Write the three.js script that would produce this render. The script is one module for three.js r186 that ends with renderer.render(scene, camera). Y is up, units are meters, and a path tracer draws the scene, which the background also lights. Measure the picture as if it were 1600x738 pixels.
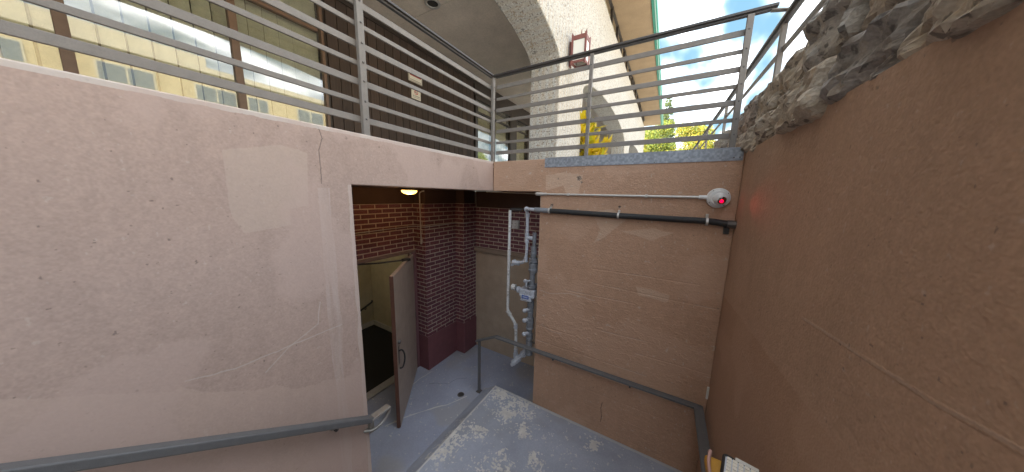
import * as THREE from 'three';
import { mergeGeometries, toCreasedNormals } from 'three/addons/utils/BufferGeometryUtils.js';
import { RoundedBoxGeometry } from 'three/addons/geometries/RoundedBoxGeometry.js';

// ---------------------------------------------------------------- camera, sky, sun, exposure
// plan coordinates: u runs along the left wall away from the camera (= x), v to the left (= -z),
// h is height from the camera's eye, which is 3 m above the door landing (y = h + 3)
const EYE = 3.0;
const V = (u, v, h) => new THREE.Vector3(u, h + EYE, -v);
const scene = new THREE.Scene();
const camera = new THREE.PerspectiveCamera(84.3146, 1024 / 472, 0.05, 2000);
camera.position.copy(V(0, 0, 0));
camera.up.set(0.122, 0.988, -0.097);
camera.lookAt(V(0.853, 0.498, -0.155));

const renderer = new THREE.WebGLRenderer({ antialias: true });
renderer.toneMapping = THREE.LinearToneMapping;
renderer.toneMappingExposure = 6.5;
renderer.shadowMap.enabled = true;

// ---- noise
let seed = 20240611;
function rnd() { seed |= 0; seed = seed + 0x6D2B79F5 | 0; let t = Math.imul(seed ^ seed >>> 15, 1 | seed); t = t + Math.imul(t ^ t >>> 7, 61 | t) ^ t; return ((t ^ t >>> 14) >>> 0) / 4294967296; }
const rr = (a, b) => a + (b - a) * rnd();
const TAB = new Float32Array(65536); for (let i = 0; i < 65536; i++) TAB[i] = rnd();
function vn(x, y, per = 256) {
  const xi = Math.floor(x), yi = Math.floor(y); let fx = x - xi, fy = y - yi;
  fx = fx * fx * (3 - 2 * fx); fy = fy * fy * (3 - 2 * fy);
  const m = (a) => ((a % per) + per) % per;
  const x0 = m(xi), x1 = m(xi + 1), y0 = m(yi) * 256, y1 = m(yi + 1) * 256;
  const a = TAB[y0 + x0], b = TAB[y0 + x1], c = TAB[y1 + x0], d = TAB[y1 + x1];
  return a + (b - a) * fx + (c - a) * fy + (a - b - c + d) * fx * fy;
}
function fbm(x, y, o = 4, per = 256) { let s = 0, a = 0.5, t = 0; for (let i = 0; i < o; i++) { s += a * vn(x, y, per); t += a; x = x * 2 + 17; y = y * 2 + 31; per = Math.min(256, per * 2); a *= 0.5; } return s / t; }
const sm = (a, b, x) => { const t = Math.min(1, Math.max(0, (x - a) / (b - a))); return t * t * (3 - 2 * t); };
const mix = (a, b, t) => [a[0] + (b[0] - a[0]) * t, a[1] + (b[1] - a[1]) * t, a[2] + (b[2] - a[2]) * t];
const enc = (c) => { c = Math.min(1, Math.max(0, c)); return 255 * (c <= 0.0031308 ? 12.92 * c : 1.055 * Math.pow(c, 1 / 2.4) - 0.055); };
function tex(w, h, fn, colour = true) {
  const d = new Uint8Array(w * h * 4);
  for (let j = 0; j < h; j++) for (let i = 0; i < w; i++) {
    const r = fn((i + 0.5) / w, (j + 0.5) / h), k = (j * w + i) * 4;
    if (colour) { d[k] = enc(r[0]); d[k + 1] = enc(r[1]); d[k + 2] = enc(r[2]); } else d[k] = d[k + 1] = d[k + 2] = 255 * Math.min(1, Math.max(0, r));
    d[k + 3] = 255;
  }
  const t = new THREE.DataTexture(d, w, h, THREE.RGBAFormat);
  t.wrapS = t.wrapT = THREE.RepeatWrapping; t.magFilter = THREE.LinearFilter; t.minFilter = THREE.LinearMipmapLinearFilter; t.generateMipmaps = true;
  if (colour) t.colorSpace = THREE.SRGBColorSpace; t.needsUpdate = true; return t;
}
// ---- sky: pale blue with thin streaky cloud, whiter to the horizon
{
  const w = 2048, h = 1024, d = new Float32Array(w * h * 4);
  for (let j = 0; j < h; j++) for (let i = 0; i < w; i++) {
    const el = ((j + 0.5) / h - 0.5) * Math.PI, az = (i + 0.5) / w * Math.PI * 2, s = Math.max(0, Math.sin(el));
    let c = mix([0.090, 0.142, 0.165], [0.038, 0.092, 0.150], Math.pow(s, 0.6));
    const x = Math.cos(az) * Math.cos(el) / (s + 0.25), y = Math.sin(az) * Math.cos(el) / (s + 0.25);
    const n = fbm(x * 3.4 + 40 + y * 3.4, y * 9.5 + 60 - x * 3.0, 7), n2 = fbm(x * 2.6 + 10, y * 2.9 + 5, 4);
    const cl = Math.pow(sm(0.30, 0.82, n * 0.70 + n2 * 0.30), 1.4);
    c = mix(c, [1.25, 1.25, 1.26], 0.95 * cl);
    if (el < 0) c = mix(c, [0.30, 0.30, 0.28], sm(0, -0.12, el));
    const k = (j * w + i) * 4; d[k] = c[0]; d[k + 1] = c[1]; d[k + 2] = c[2]; d[k + 3] = 1;
  }
  const t = new THREE.DataTexture(d, w, h, THREE.RGBAFormat, THREE.FloatType);
  t.mapping = THREE.EquirectangularReflectionMapping; t.magFilter = THREE.LinearFilter; t.minFilter = THREE.LinearFilter; t.needsUpdate = true;
  scene.background = t; scene.environment = t;
}
// ---- sun: behind the building, so the stairwell lies in open shade
const sun = new THREE.DirectionalLight(new THREE.Color(1.0, 0.94, 0.84), 4.6);
sun.position.copy(V(-22, 50, 60)); sun.target.position.copy(V(4, 0, 0));
sun.castShadow = true; sun.shadow.mapSize.set(4096, 4096);
Object.assign(sun.shadow.camera, { left: -60, right: 60, top: 60, bottom: -60, near: 1, far: 200 });
scene.add(sun, sun.target);

// ---------------------------------------------------------------- helpers
const used = new Map();
function numbered(n) { const k = used.get(n) ?? 0; used.set(n, k + 1); return k ? `${n}_${String(k).padStart(3, '0')}` : n; }
function thing(name, label, category, base, opt = {}) {
  const g = new THREE.Group(); g.name = numbered(name); g.position.copy(base); scene.add(g);
  g.userData = { label, category }; if (opt.group) g.userData.group = opt.group; if (opt.kind) g.userData.kind = opt.kind;
  g.userData0 = base; return g;
}
function rootOf(o) { while (o.parent && o.parent !== scene) o = o.parent; return o; }
function part(name, geo, mat, parent, label) {          // geometry in place coordinates, moved into its thing's frame
  const r = rootOf(parent), b = r.position; geo = geo.clone(); geo.translate(-b.x, -b.y, -b.z);
  const m = new THREE.Mesh(geo, mat); m.name = name; parent.add(m); if (label) m.userData.label = label; return m;
}
function single(name, geo, mat, label, category, opt = {}) {  // a thing of one mesh
  geo.computeBoundingBox(); const b = geo.boundingBox, c = new THREE.Vector3((b.min.x + b.max.x) / 2, b.min.y, (b.min.z + b.max.z) / 2);
  geo.translate(-c.x, -c.y, -c.z); const m = new THREE.Mesh(geo, mat); m.name = numbered(name); m.position.copy(c); scene.add(m);
  m.userData = { label, category }; if (opt.group) m.userData.group = opt.group; if (opt.kind) m.userData.kind = opt.kind; return m;
}
function structure(name, geo, mat, label) { const m = new THREE.Mesh(geo, mat); m.name = name; scene.add(m); m.userData = { kind: 'structure', label, category: name.replace(/_/g, ' ') }; return m; }
function uvBox(g, s = 1) {                               // texture coordinates in metres, by the way each face points
  if (g.index) g = g.toNonIndexed(); const p = g.attributes.position, uv = new Float32Array(p.count * 2);
  const a = new THREE.Vector3(), b = new THREE.Vector3(), c = new THREE.Vector3(), n = new THREE.Vector3();
  for (let i = 0; i < p.count; i += 3) {
    a.fromBufferAttribute(p, i); b.fromBufferAttribute(p, i + 1); c.fromBufferAttribute(p, i + 2);
    n.copy(b).sub(a).cross(c.clone().sub(a)); const x = Math.abs(n.x), y = Math.abs(n.y), z = Math.abs(n.z);
    for (const [k, q] of [[0, a], [1, b], [2, c]]) {
      const t = y >= x && y >= z ? [q.x, q.z] : x >= z ? [q.z, q.y] : [q.x, q.y];
      uv[(i + k) * 2] = t[0] / s; uv[(i + k) * 2 + 1] = t[1] / s;
    }
  }
  g.setAttribute('uv', new THREE.BufferAttribute(uv, 2)); return g;
}
function box(u0, u1, v0, v1, h0, h1) { const g = new THREE.BoxGeometry(Math.abs(u1 - u0), Math.abs(h1 - h0), Math.abs(v1 - v0)); g.translate((u0 + u1) / 2, (h0 + h1) / 2 + EYE, -(v0 + v1) / 2); return uvBox(g); }
function rbox(u0, u1, v0, v1, h0, h1, r = 0.006, s = 2) { const g = new RoundedBoxGeometry(Math.abs(u1 - u0), Math.abs(h1 - h0), Math.abs(v1 - v0), s, r); g.translate((u0 + u1) / 2, (h0 + h1) / 2 + EYE, -(v0 + v1) / 2); return uvBox(g); }
const strip = (g) => { g = g.index ? g.toNonIndexed() : g; for (const k of Object.keys(g.attributes)) if (!['position', 'normal', 'uv'].includes(k)) g.deleteAttribute(k); return g; };
const merge = (...gs) => mergeGeometries(gs.flat().map(strip));
// a straight bar of section w (across) by t (along the hint) from p to q
function bar(p, q, w, t, hint = new THREE.Vector3(0, 1, 0), r = 0.004) {
  const d = q.clone().sub(p), L = d.length(); d.normalize(); const x = hint.clone().cross(d).normalize(), y = d.clone().cross(x);
  const g = new RoundedBoxGeometry(w, t, L, 2, Math.min(r, w / 2.2, t / 2.2)); g.applyMatrix4(new THREE.Matrix4().makeBasis(x, y, d));
  g.translate((p.x + q.x) / 2, (p.y + q.y) / 2, (p.z + q.z) / 2); return uvBox(g);
}
function rod(p, q, r, r2 = r, seg = 20) {
  const d = q.clone().sub(p), L = d.length(), g = new THREE.CylinderGeometry(r2, r, L, seg); g.translate(0, L / 2, 0);
  g.applyQuaternion(new THREE.Quaternion().setFromUnitVectors(new THREE.Vector3(0, 1, 0), d.normalize())); g.translate(p.x, p.y, p.z); return strip(g);
}
function ball(p, r, s = [1, 1, 1]) { const g = new THREE.SphereGeometry(r, 20, 14); g.scale(...s); g.translate(p.x, p.y, p.z); return strip(g); }
function uvScale(g, a, b) { const t = g.attributes.uv; for (let i = 0; i < t.count; i++) t.setXY(i, t.getX(i) * a, t.getY(i) * b); return g; }
function pipe(pts, r, bend = 0.06, seg = 16) {           // a pipe through points with rounded bends
  const c = new THREE.CurvePath(); let a = pts[0].clone();
  for (let i = 1; i < pts.length; i++) {
    const p = pts[i];
    if (i === pts.length - 1) { c.add(new THREE.LineCurve3(a, p)); break; }
    const d0 = p.clone().sub(pts[i - 1]), d1 = pts[i + 1].clone().sub(p), k = Math.min(bend, d0.length() / 2.1, d1.length() / 2.1);
    const s = p.clone().addScaledVector(d0.normalize(), -k), e = p.clone().addScaledVector(d1.normalize(), k);
    c.add(new THREE.LineCurve3(a, s)); c.add(new THREE.QuadraticBezierCurve3(s, p.clone(), e)); a = e;
  }
  const L = c.getLength(); return uvScale(strip(new THREE.TubeGeometry(c, Math.max(12, Math.min(160, Math.round(L / 0.02))), r, seg, false)), L, 6.283 * r);
}
function lathe(profile, p, dir, seg = 32) { const g = new THREE.LatheGeometry(profile.map(([r, y]) => new THREE.Vector2(r, y)), seg); g.applyQuaternion(new THREE.Quaternion().setFromUnitVectors(new THREE.Vector3(0, 1, 0), dir.clone().normalize())); g.translate(p.x, p.y, p.z); return strip(toCreasedNormals(g, 0.6)); }
const S = (o) => new THREE.MeshStandardMaterial({ roughness: 0.85, ...o });
const rgb = (r, g, b) => new THREE.Color().setRGB(r, g, b);
function tiled(t, m) { t = t.clone(); t.repeat.set(1 / m, 1 / m); t.needsUpdate = true; return t; }
function inPoly(x, y, P) { let c = false; for (let i = 0, j = P.length - 1; i < P.length; j = i++) if ((P[i][1] > y) !== (P[j][1] > y) && x < (P[j][0] - P[i][0]) * (y - P[i][1]) / (P[j][1] - P[i][1]) + P[i][0]) c = !c; return c; }
function polyDist(x, y, P) { let m = 1e9; for (let i = 0; i + 1 < P.length; i++) { const [ax, ay] = P[i], [bx, by] = P[i + 1], dx = bx - ax, dy = by - ay, t = Math.min(1, Math.max(0, ((x - ax) * dx + (y - ay) * dy) / (dx * dx + dy * dy))); m = Math.min(m, Math.hypot(x - ax - t * dx, y - ay - t * dy)); } return m; }

// ---------------------------------------------------------------- materials
const grainB = tex(512, 512, (x, y) => 0.55 * fbm(x * 64, y * 64, 3, 64) + 0.45 * fbm(x * 8, y * 8, 4, 8), false);
const grainC = tex(512, 512, (x, y) => { const n = 0.82 + 0.22 * fbm(x * 8, y * 8, 5, 8) + 0.14 * (vn(x * 128, y * 128, 128) - 0.5); return [n * 0.9, n * 0.9, n * 0.9]; });
const gMap = (m) => tiled(grainC, m), gBump = (m) => tiled(grainB, m);
const flakeC = tex(256, 256, (x, y) => { const n = fbm(x * 8, y * 8, 5, 8), m = fbm(x * 14 + 9, y * 14, 4, 14); let c = [0.95, 0.95, 0.95].map((k) => k * (0.8 + 0.4 * n)); if (m > 0.62) c = mix(c, [0.42, 0.36, 0.31], sm(0.62, 0.66, m) * 0.8); if (m < 0.34) c = mix(c, [1, 1, 1], 0.7); return c; });
const M = {
  railPaint: S({ color: rgb(0.240, 0.216, 0.198), roughness: 0.55, map: gMap(0.35), bumpMap: gBump(0.2), bumpScale: 0.0006 }),
  railTop: S({ color: rgb(0.065, 0.058, 0.057), roughness: 0.45, map: gMap(0.35), bumpMap: gBump(0.2), bumpScale: 0.0006 }),
  stairRail: S({ color: rgb(0.145, 0.145, 0.15), roughness: 0.5, map: gMap(0.16), bumpMap: gBump(0.15), bumpScale: 0.0008 }),
  brightSteel: S({ color: rgb(0.42, 0.40, 0.37), roughness: 0.38, metalness: 0.6, map: gMap(0.2) }),
  darkSteel: S({ color: rgb(0.03, 0.03, 0.032), roughness: 0.5 }),
  bolt: S({ color: rgb(0.13, 0.12, 0.115), roughness: 0.45, metalness: 0.6 }),
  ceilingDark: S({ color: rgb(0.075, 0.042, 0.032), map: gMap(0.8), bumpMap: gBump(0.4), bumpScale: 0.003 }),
  mortar: S({ color: rgb(0.64, 0.55, 0.46), roughness: 0.95, map: gMap(0.3), bumpMap: gBump(0.1), bumpScale: 0.003 }),
  maroon: S({ color: rgb(0.20, 0.075, 0.088), roughness: 0.65, map: gMap(0.6), bumpMap: gBump(0.3), bumpScale: 0.003 }),
  beige: S({ color: rgb(0.46, 0.36, 0.27), roughness: 0.8, map: gMap(0.9), bumpMap: gBump(0.25), bumpScale: 0.0015 }),
  beigeDark: S({ color: rgb(0.30, 0.225, 0.17), roughness: 0.8, map: gMap(0.6), bumpMap: gBump(0.25), bumpScale: 0.002 }),
  doorFace: S({ color: rgb(0.44, 0.36, 0.30), roughness: 0.55, map: gMap(0.7), bumpMap: gBump(0.3), bumpScale: 0.0008 }),
  doorEdge: S({ color: rgb(0.17, 0.075, 0.05), roughness: 0.6, map: gMap(0.2) }),
  olive: S({ color: rgb(0.66, 0.59, 0.42), roughness: 0.8, map: gMap(0.8) }),
  white: S({ color: rgb(0.72, 0.70, 0.66), roughness: 0.6, map: gMap(0.4) }),
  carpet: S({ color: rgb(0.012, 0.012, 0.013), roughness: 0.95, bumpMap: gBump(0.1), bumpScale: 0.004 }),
  pipeBlue: S({ color: rgb(0.47, 0.50, 0.57), roughness: 0.5, map: tiled(flakeC, 0.25), bumpMap: gBump(0.12), bumpScale: 0.0012 }),
  pipePale: S({ color: rgb(0.60, 0.60, 0.60), roughness: 0.55, map: tiled(flakeC, 0.3), bumpMap: gBump(0.12), bumpScale: 0.0012 }),
  pipeDark: S({ color: rgb(0.21, 0.225, 0.255), roughness: 0.55, map: tiled(flakeC, 0.2), bumpMap: gBump(0.12), bumpScale: 0.0015 }),
  pipeBlack: S({ color: rgb(0.022, 0.022, 0.024), roughness: 0.6, map: gMap(0.1), bumpMap: gBump(0.08), bumpScale: 0.002 }),
  conduit: S({ color: rgb(0.60, 0.58, 0.56), roughness: 0.4, metalness: 0.35, map: gMap(0.2) }),
  camWhite: S({ color: rgb(0.66, 0.66, 0.67), roughness: 0.4 }),
  soffit: S({ color: rgb(0.42, 0.30, 0.185), roughness: 0.9, map: gMap(2.2), bumpMap: gBump(0.3), bumpScale: 0.002 }),
  porchCeiling: S({ color: rgb(0.80, 0.69, 0.59), roughness: 0.9, map: gMap(2.6), bumpMap: gBump(0.3), bumpScale: 0.002 }),
  teal: S({ color: rgb(0.05, 0.33, 0.24), roughness: 0.5, map: gMap(0.6) }),
  frameBrown: S({ color: rgb(0.20, 0.12, 0.08), roughness: 0.5, map: gMap(0.4) }),
  frameDark: S({ color: rgb(0.045, 0.032, 0.026), roughness: 0.5, map: gMap(0.4) }),
  glass: new THREE.MeshPhysicalMaterial({ color: rgb(0.9, 0.92, 0.9), transmission: 1, thickness: 0, roughness: 0.02, ior: 2.0 }),
  slat: S({ color: rgb(0.80, 0.75, 0.60), roughness: 0.8, map: gMap(0.5), side: THREE.DoubleSide }),
  curtain: S({ color: rgb(0.78, 0.71, 0.55), roughness: 0.95, map: gMap(0.5), side: THREE.DoubleSide }),
  room: S({ color: rgb(0.16, 0.13, 0.10) }),
  lanternFrame: S({ color: rgb(0.24, 0.085, 0.075), roughness: 0.6, map: gMap(0.2) }),
  lanternPane: S({ color: rgb(0.78, 0.77, 0.72), roughness: 0.45 }),
  concrete: S({ color: rgb(0.50, 0.48, 0.44), roughness: 0.9, map: gMap(1.8), bumpMap: gBump(0.5), bumpScale: 0.004 }),
  cream: S({ color: rgb(0.42, 0.335, 0.19), roughness: 0.9, map: gMap(3) }),
  creamLight: S({ color: rgb(0.45, 0.40, 0.30), roughness: 0.9, map: gMap(3) }),
  farGlass: S({ color: rgb(0.09, 0.11, 0.13), roughness: 0.12 }),
  bark: S({ color: rgb(0.10, 0.075, 0.055), roughness: 0.95, map: gMap(0.5), bumpMap: gBump(0.2), bumpScale: 0.02 }),
};
// painted concrete: a wall's own paint with roller tone, repaired patches, scuffs and hairline cracks, laid out in metres
function wallPaint(a0, a1, b0, b1, res, base, extra) {
  const w = Math.round((a1 - a0) * res), h = Math.round((b1 - b0) * res);
  const c = tex(w, h, (x, y) => {
    const a = a0 + x * (a1 - a0), b = b0 + y * (b1 - b0);
    let k = 0.86 + 0.22 * fbm(a * 1.6 + 9, b * 1.3 + 4, 4) + 0.10 * (fbm(a * 14, b * 3.2 + 7, 3) - 0.5) + 0.13 * (vn(a * 110, b * 110) - 0.5) + 0.13 * (vn(a * 190 + 3, b * 190) - 0.5) + 0.06 * (vn(a * 38 + 5, b * 38) - 0.5);
    let col = [base[0] * k, base[1] * k, base[2] * k];
    const sp = fbm(a * 55 + 3, b * 40 + 8, 3); if (sp > 0.80) col = mix(col, [0.55, 0.47, 0.42], sm(0.80, 0.84, sp) * 0.28);
    const dk = fbm(a * 48 + 70, b * 48 + 20, 3); if (dk < 0.17) col = mix(col, [0.12, 0.09, 0.08], sm(0.17, 0.13, dk) * 0.6);
    return extra(a, b, col);
  });
  return c;
}
function wallBump(a0, a1, b0, b1, res, fn) {
  return tex(Math.round((a1 - a0) * res), Math.round((b1 - b0) * res), (x, y) => {
    const a = a0 + x * (a1 - a0), b = b0 + y * (b1 - b0);
    return 0.42 + 0.26 * (fbm(a * 60, b * 60, 2) - 0.5) + 0.24 * (vn(a * 175 + 7, b * 175) - 0.5) + 0.22 * (fbm(a * 3, b * 3, 3) - 0.5) + fn(a, b);
  }, false);
}
function uvRange(g, ix, a0, a1, b0, b1) {                // ix 0: along u, 1: along v, 2: plan (u, v)
  if (g.index) g = g.toNonIndexed(); const p = g.attributes.position, uv = new Float32Array(p.count * 2);
  for (let i = 0; i < p.count; i++) { const u = p.getX(i), h = p.getY(i) - EYE, v = -p.getZ(i), A = ix === 1 ? v : u, B = ix === 2 ? v : h; uv[2 * i] = (A - a0) / (a1 - a0); uv[2 * i + 1] = (B - b0) / (b1 - b0); }
  g.setAttribute('uv', new THREE.BufferAttribute(uv, 2)); return g;
}
function extrude(pts, depth, axis, at, holes = [], bevel = 0.006) {   // axis 'v': outline in (u,h), grown from v = at towards +v; 'u': outline in (v,h), grown from u = at towards +u
  const sh = new THREE.Shape(pts.map(([a, b]) => new THREE.Vector2(axis === 'v' ? a : -a, b)));
  for (const q of holes) sh.holes.push(new THREE.Path(q.map(([a, b]) => new THREE.Vector2(axis === 'v' ? a : -a, b))));
  const g = new THREE.ExtrudeGeometry(sh, { depth: depth - 2 * bevel, bevelEnabled: bevel > 0, bevelSize: bevel, bevelThickness: bevel, bevelOffset: -bevel, bevelSegments: 2, curveSegments: 24 });
  g.translate(0, EYE, bevel);
  if (axis === 'v') { g.scale(1, 1, -1); g.translate(0, 0, -at); const id = g.attributes.position; flip(g); } else { g.rotateY(Math.PI / 2); /* z->x, x->-z : outline -v -> z... */ g.translate(at, 0, 0); }
  g.deleteAttribute('normal'); const q = g.index ? g.toNonIndexed() : g; q.computeVertexNormals(); return q;
}
function flip(g) { const p = g.attributes.position, uv = g.attributes.uv; if (g.index) { const a = g.index.array; for (let i = 0; i < a.length; i += 3) { const t = a[i]; a[i] = a[i + 1]; a[i + 1] = t; } return; } for (const at of [p, uv]) { const n = at.itemSize, a = at.array; for (let i = 0; i < at.count; i += 3) for (let k = 0; k < n; k++) { const t = a[i * n + k]; a[i * n + k] = a[(i + 1) * n + k]; a[(i + 1) * n + k] = t; } } }

// ---------------------------------------------------------------- the setting: ground, landing, stair floor, stairs
const uB = 2.955, vL = 2.037, vR = -0.535, FL = -3, SL = -2.84, TOP = 0.433, LINT = 0.05, G0 = 0.40;
{
  const sh = new THREE.Shape([[-600, -600], [600, -600], [600, 600], [-600, 600]].map(([a, b]) => new THREE.Vector2(a, b)));
  sh.holes.push(new THREE.Path([[-3.95, vR - 0.15], [-3.95, vL + 0.1], [uB + 0.1, vL + 0.1], [uB + 0.1, vR - 0.15]].map(([a, b]) => new THREE.Vector2(a, b))));
  const g = new THREE.ShapeGeometry(sh); g.rotateX(-Math.PI / 2); g.translate(0, G0 + EYE, 0);
  structure('ground', uvBox(g), M.concrete, 'grey concrete terrace and street around the stairwell');
}
const cream = [0.60, 0.59, 0.565];
{ // landing floor at the door
  const a0 = 0.9, a1 = 3.95, b0 = 1.2, b1 = 3.6, base = [0.285, 0.31, 0.395];
  const cracks = [[[1.75, 2.86], [1.94, 2.78], [2.2, 2.62], [2.44, 2.43], [2.7, 2.3]], [[2.30, 3.30], [2.37, 3.17], [2.6, 3.2], [2.81, 3.17]], [[2.59, 2.98], [2.68, 2.83], [2.75, 2.73], [2.9, 2.68], [3.0, 2.55]]];
  const t = tex(1200, 960, (x, y) => {
    const a = a0 + x * (a1 - a0), b = b0 + y * (b1 - b0), k = 0.80 + 0.34 * fbm(a * 3 + 2, b * 3, 5) + 0.12 * (vn(a * 90, b * 90) - 0.5);
    let c = [base[0] * k, base[1] * k, base[2] * k];
    const dirt = fbm(a * 2.2 + 11, b * 2.2 + 5, 4); c = mix(c, [0.30, 0.295, 0.295], sm(0.52, 0.72, dirt) * 0.6);
    const n = fbm(a * 30 + 5, b * 30, 4); if (n > 0.76) c = mix(c, [0.50, 0.49, 0.46], sm(0.76, 0.80, n) * 0.7);
    const jit = 0.02 * (fbm(a * 9, b * 9, 3) - 0.5);
    if (polyDist(a + jit, b + jit, cracks[0]) < 0.007 * fbm(a * 7, b * 7, 2) * 2) c = mix(c, [0.55, 0.55, 0.53], 0.75);
    if (polyDist(a + jit, b + jit, cracks[1]) < 0.006) c = mix(c, [0.5, 0.5, 0.49], 0.7);
    if (polyDist(a + jit * 2, b + jit * 2, cracks[2]) < 0.003) c = mix(c, [0.07, 0.07, 0.08], 0.8);
    return c;
  });
  const g = uvRange(box(0.95, 3.9, 1.3, 3.52, FL - 0.15, FL), 2, a0, a1, b0, b1);
  structure('landing_floor', g, S({ map: t, roughness: 0.62, bumpMap: gBump(1), bumpScale: 0.002 }), 'blue grey painted concrete landing by the door');
}
{ // the higher stair floor, its door side sloped down to the landing
  const a0 = 0.9, a1 = 3.0, b0 = -0.6, b1 = 2.25, base = [0.345, 0.375, 0.455];
  const spots = [[2.86, 1.78, 0.30], [2.80, 1.45, 0.30], [2.62, 1.55, 0.22], [2.05, 1.92, 0.26], [1.8, 1.9, 0.24], [2.2, 1.75, 0.18], [1.98, 1.3, 0.24], [2.25, 0.95, 0.16], [2.75, 0.45, 0.14], [2.5, 1.25, 0.16]];
  const peel = (a, b) => { let d = 0; for (const [p, q, r] of spots) d = Math.max(d, 1 - Math.hypot((a - p), (b - q)) / r); return fbm(a * 13 + 3, b * 13 + 9, 6) * 0.42 + 0.58 * fbm(a * 52, b * 52, 5) + 0.30 * Math.max(0, d) * (0.5 + fbm(a * 14 + 50, b * 14, 3)) - 0.02; };
  const t = tex(1260, 1710, (x, y) => {
    const a = a0 + x * (a1 - a0), b = b0 + y * (b1 - b0), k = 0.80 + 0.34 * fbm(a * 4 + 6, b * 4, 5) + 0.10 * (vn(a * 100, b * 100) - 0.5);
    let c = [base[0] * k, base[1] * k, base[2] * k];
    c = mix(c, [0.28, 0.295, 0.33], sm(0.5, 0.75, fbm(a * 2.6 + 31, b * 2.6 + 2, 4)) * 0.7);
    const p = peel(a, b); if (p > 0.655) c = mix(c, [cream[0] * (0.8 + 0.3 * k * fbm(a * 20, b * 20, 2)), cream[1] * (0.8 + 0.3 * k * fbm(a * 20, b * 20, 2)), cream[2] * (0.8 + 0.3 * k * fbm(a * 20, b * 20, 2))], sm(0.655, 0.675, p));
    const s = fbm(a * 26 + 4, b * 26 + 61, 3); if (s > 0.77) c = mix(c, [0.58, 0.57, 0.54], 0.6 * sm(0.77, 0.80, s));
    if (Math.abs(b - 1.95) < 0.018 * fbm(a * 6, 3, 4) * 1.6) c = mix(c, cream, 0.75);
    if (a > 2.925 - 0.02 * fbm(b * 9, 5, 3)) c = mix(c, [0.52, 0.51, 0.49], 0.55);
    return c;
  });
  const bp = tex(630, 855, (x, y) => { const a = a0 + x * (a1 - a0), b = b0 + y * (b1 - b0); return 0.6 + 0.35 * (fbm(a * 30, b * 30, 3) - 0.5) - 0.35 * sm(0.655, 0.675, peel(a, b)); }, false);
  const sh = new THREE.Shape([[vR, SL], [1.95, SL], [2.17, FL - 0.002], [2.17, FL - 0.16], [vR, FL - 0.16]].map(([v, h]) => new THREE.Vector2(-v, h)));
  const g = new THREE.ExtrudeGeometry(sh, { depth: uB - 0.95 - 0.004, bevelEnabled: false }); g.rotateY(Math.PI / 2); g.translate(0.95, EYE, 0);
  // after rotateY(90) outline x (-v) becomes z = +v : mirror to z = -v
  const p = g.attributes.position; let flipZ = false; for (let i = 0; i < p.count; i++) if (Math.abs(p.getZ(i) - 2.17) < 1e-3) flipZ = true;
  if (flipZ) { g.scale(1, 1, -1); flip(g); } g.computeVertexNormals();
  structure('stair_floor', uvRange(g, 2, a0, a1, b0, b1), S({ map: t, roughness: 0.6, bumpMap: bp, bumpScale: 0.0025 }), 'pale blue grey painted concrete floor with peeling patches');
}
{ // steps rising behind the camera
  const g = thing('stairs', 'grey concrete steps climbing along the left wall', 'stairs', V(-1.5, 0.75, SL - 0.16), { kind: 'structure' });
  for (let i = 0; i < 19; i++) part('step', box(1.0 - 0.262 * i - 0.262 + (i === 18 ? -0.3 : 0), 1.0 - 0.262 * i, vR + 0.003, vL - 0.003, SL - 0.15, SL + 0.1705 * (i + 1)), M.concrete, g);
}
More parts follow.
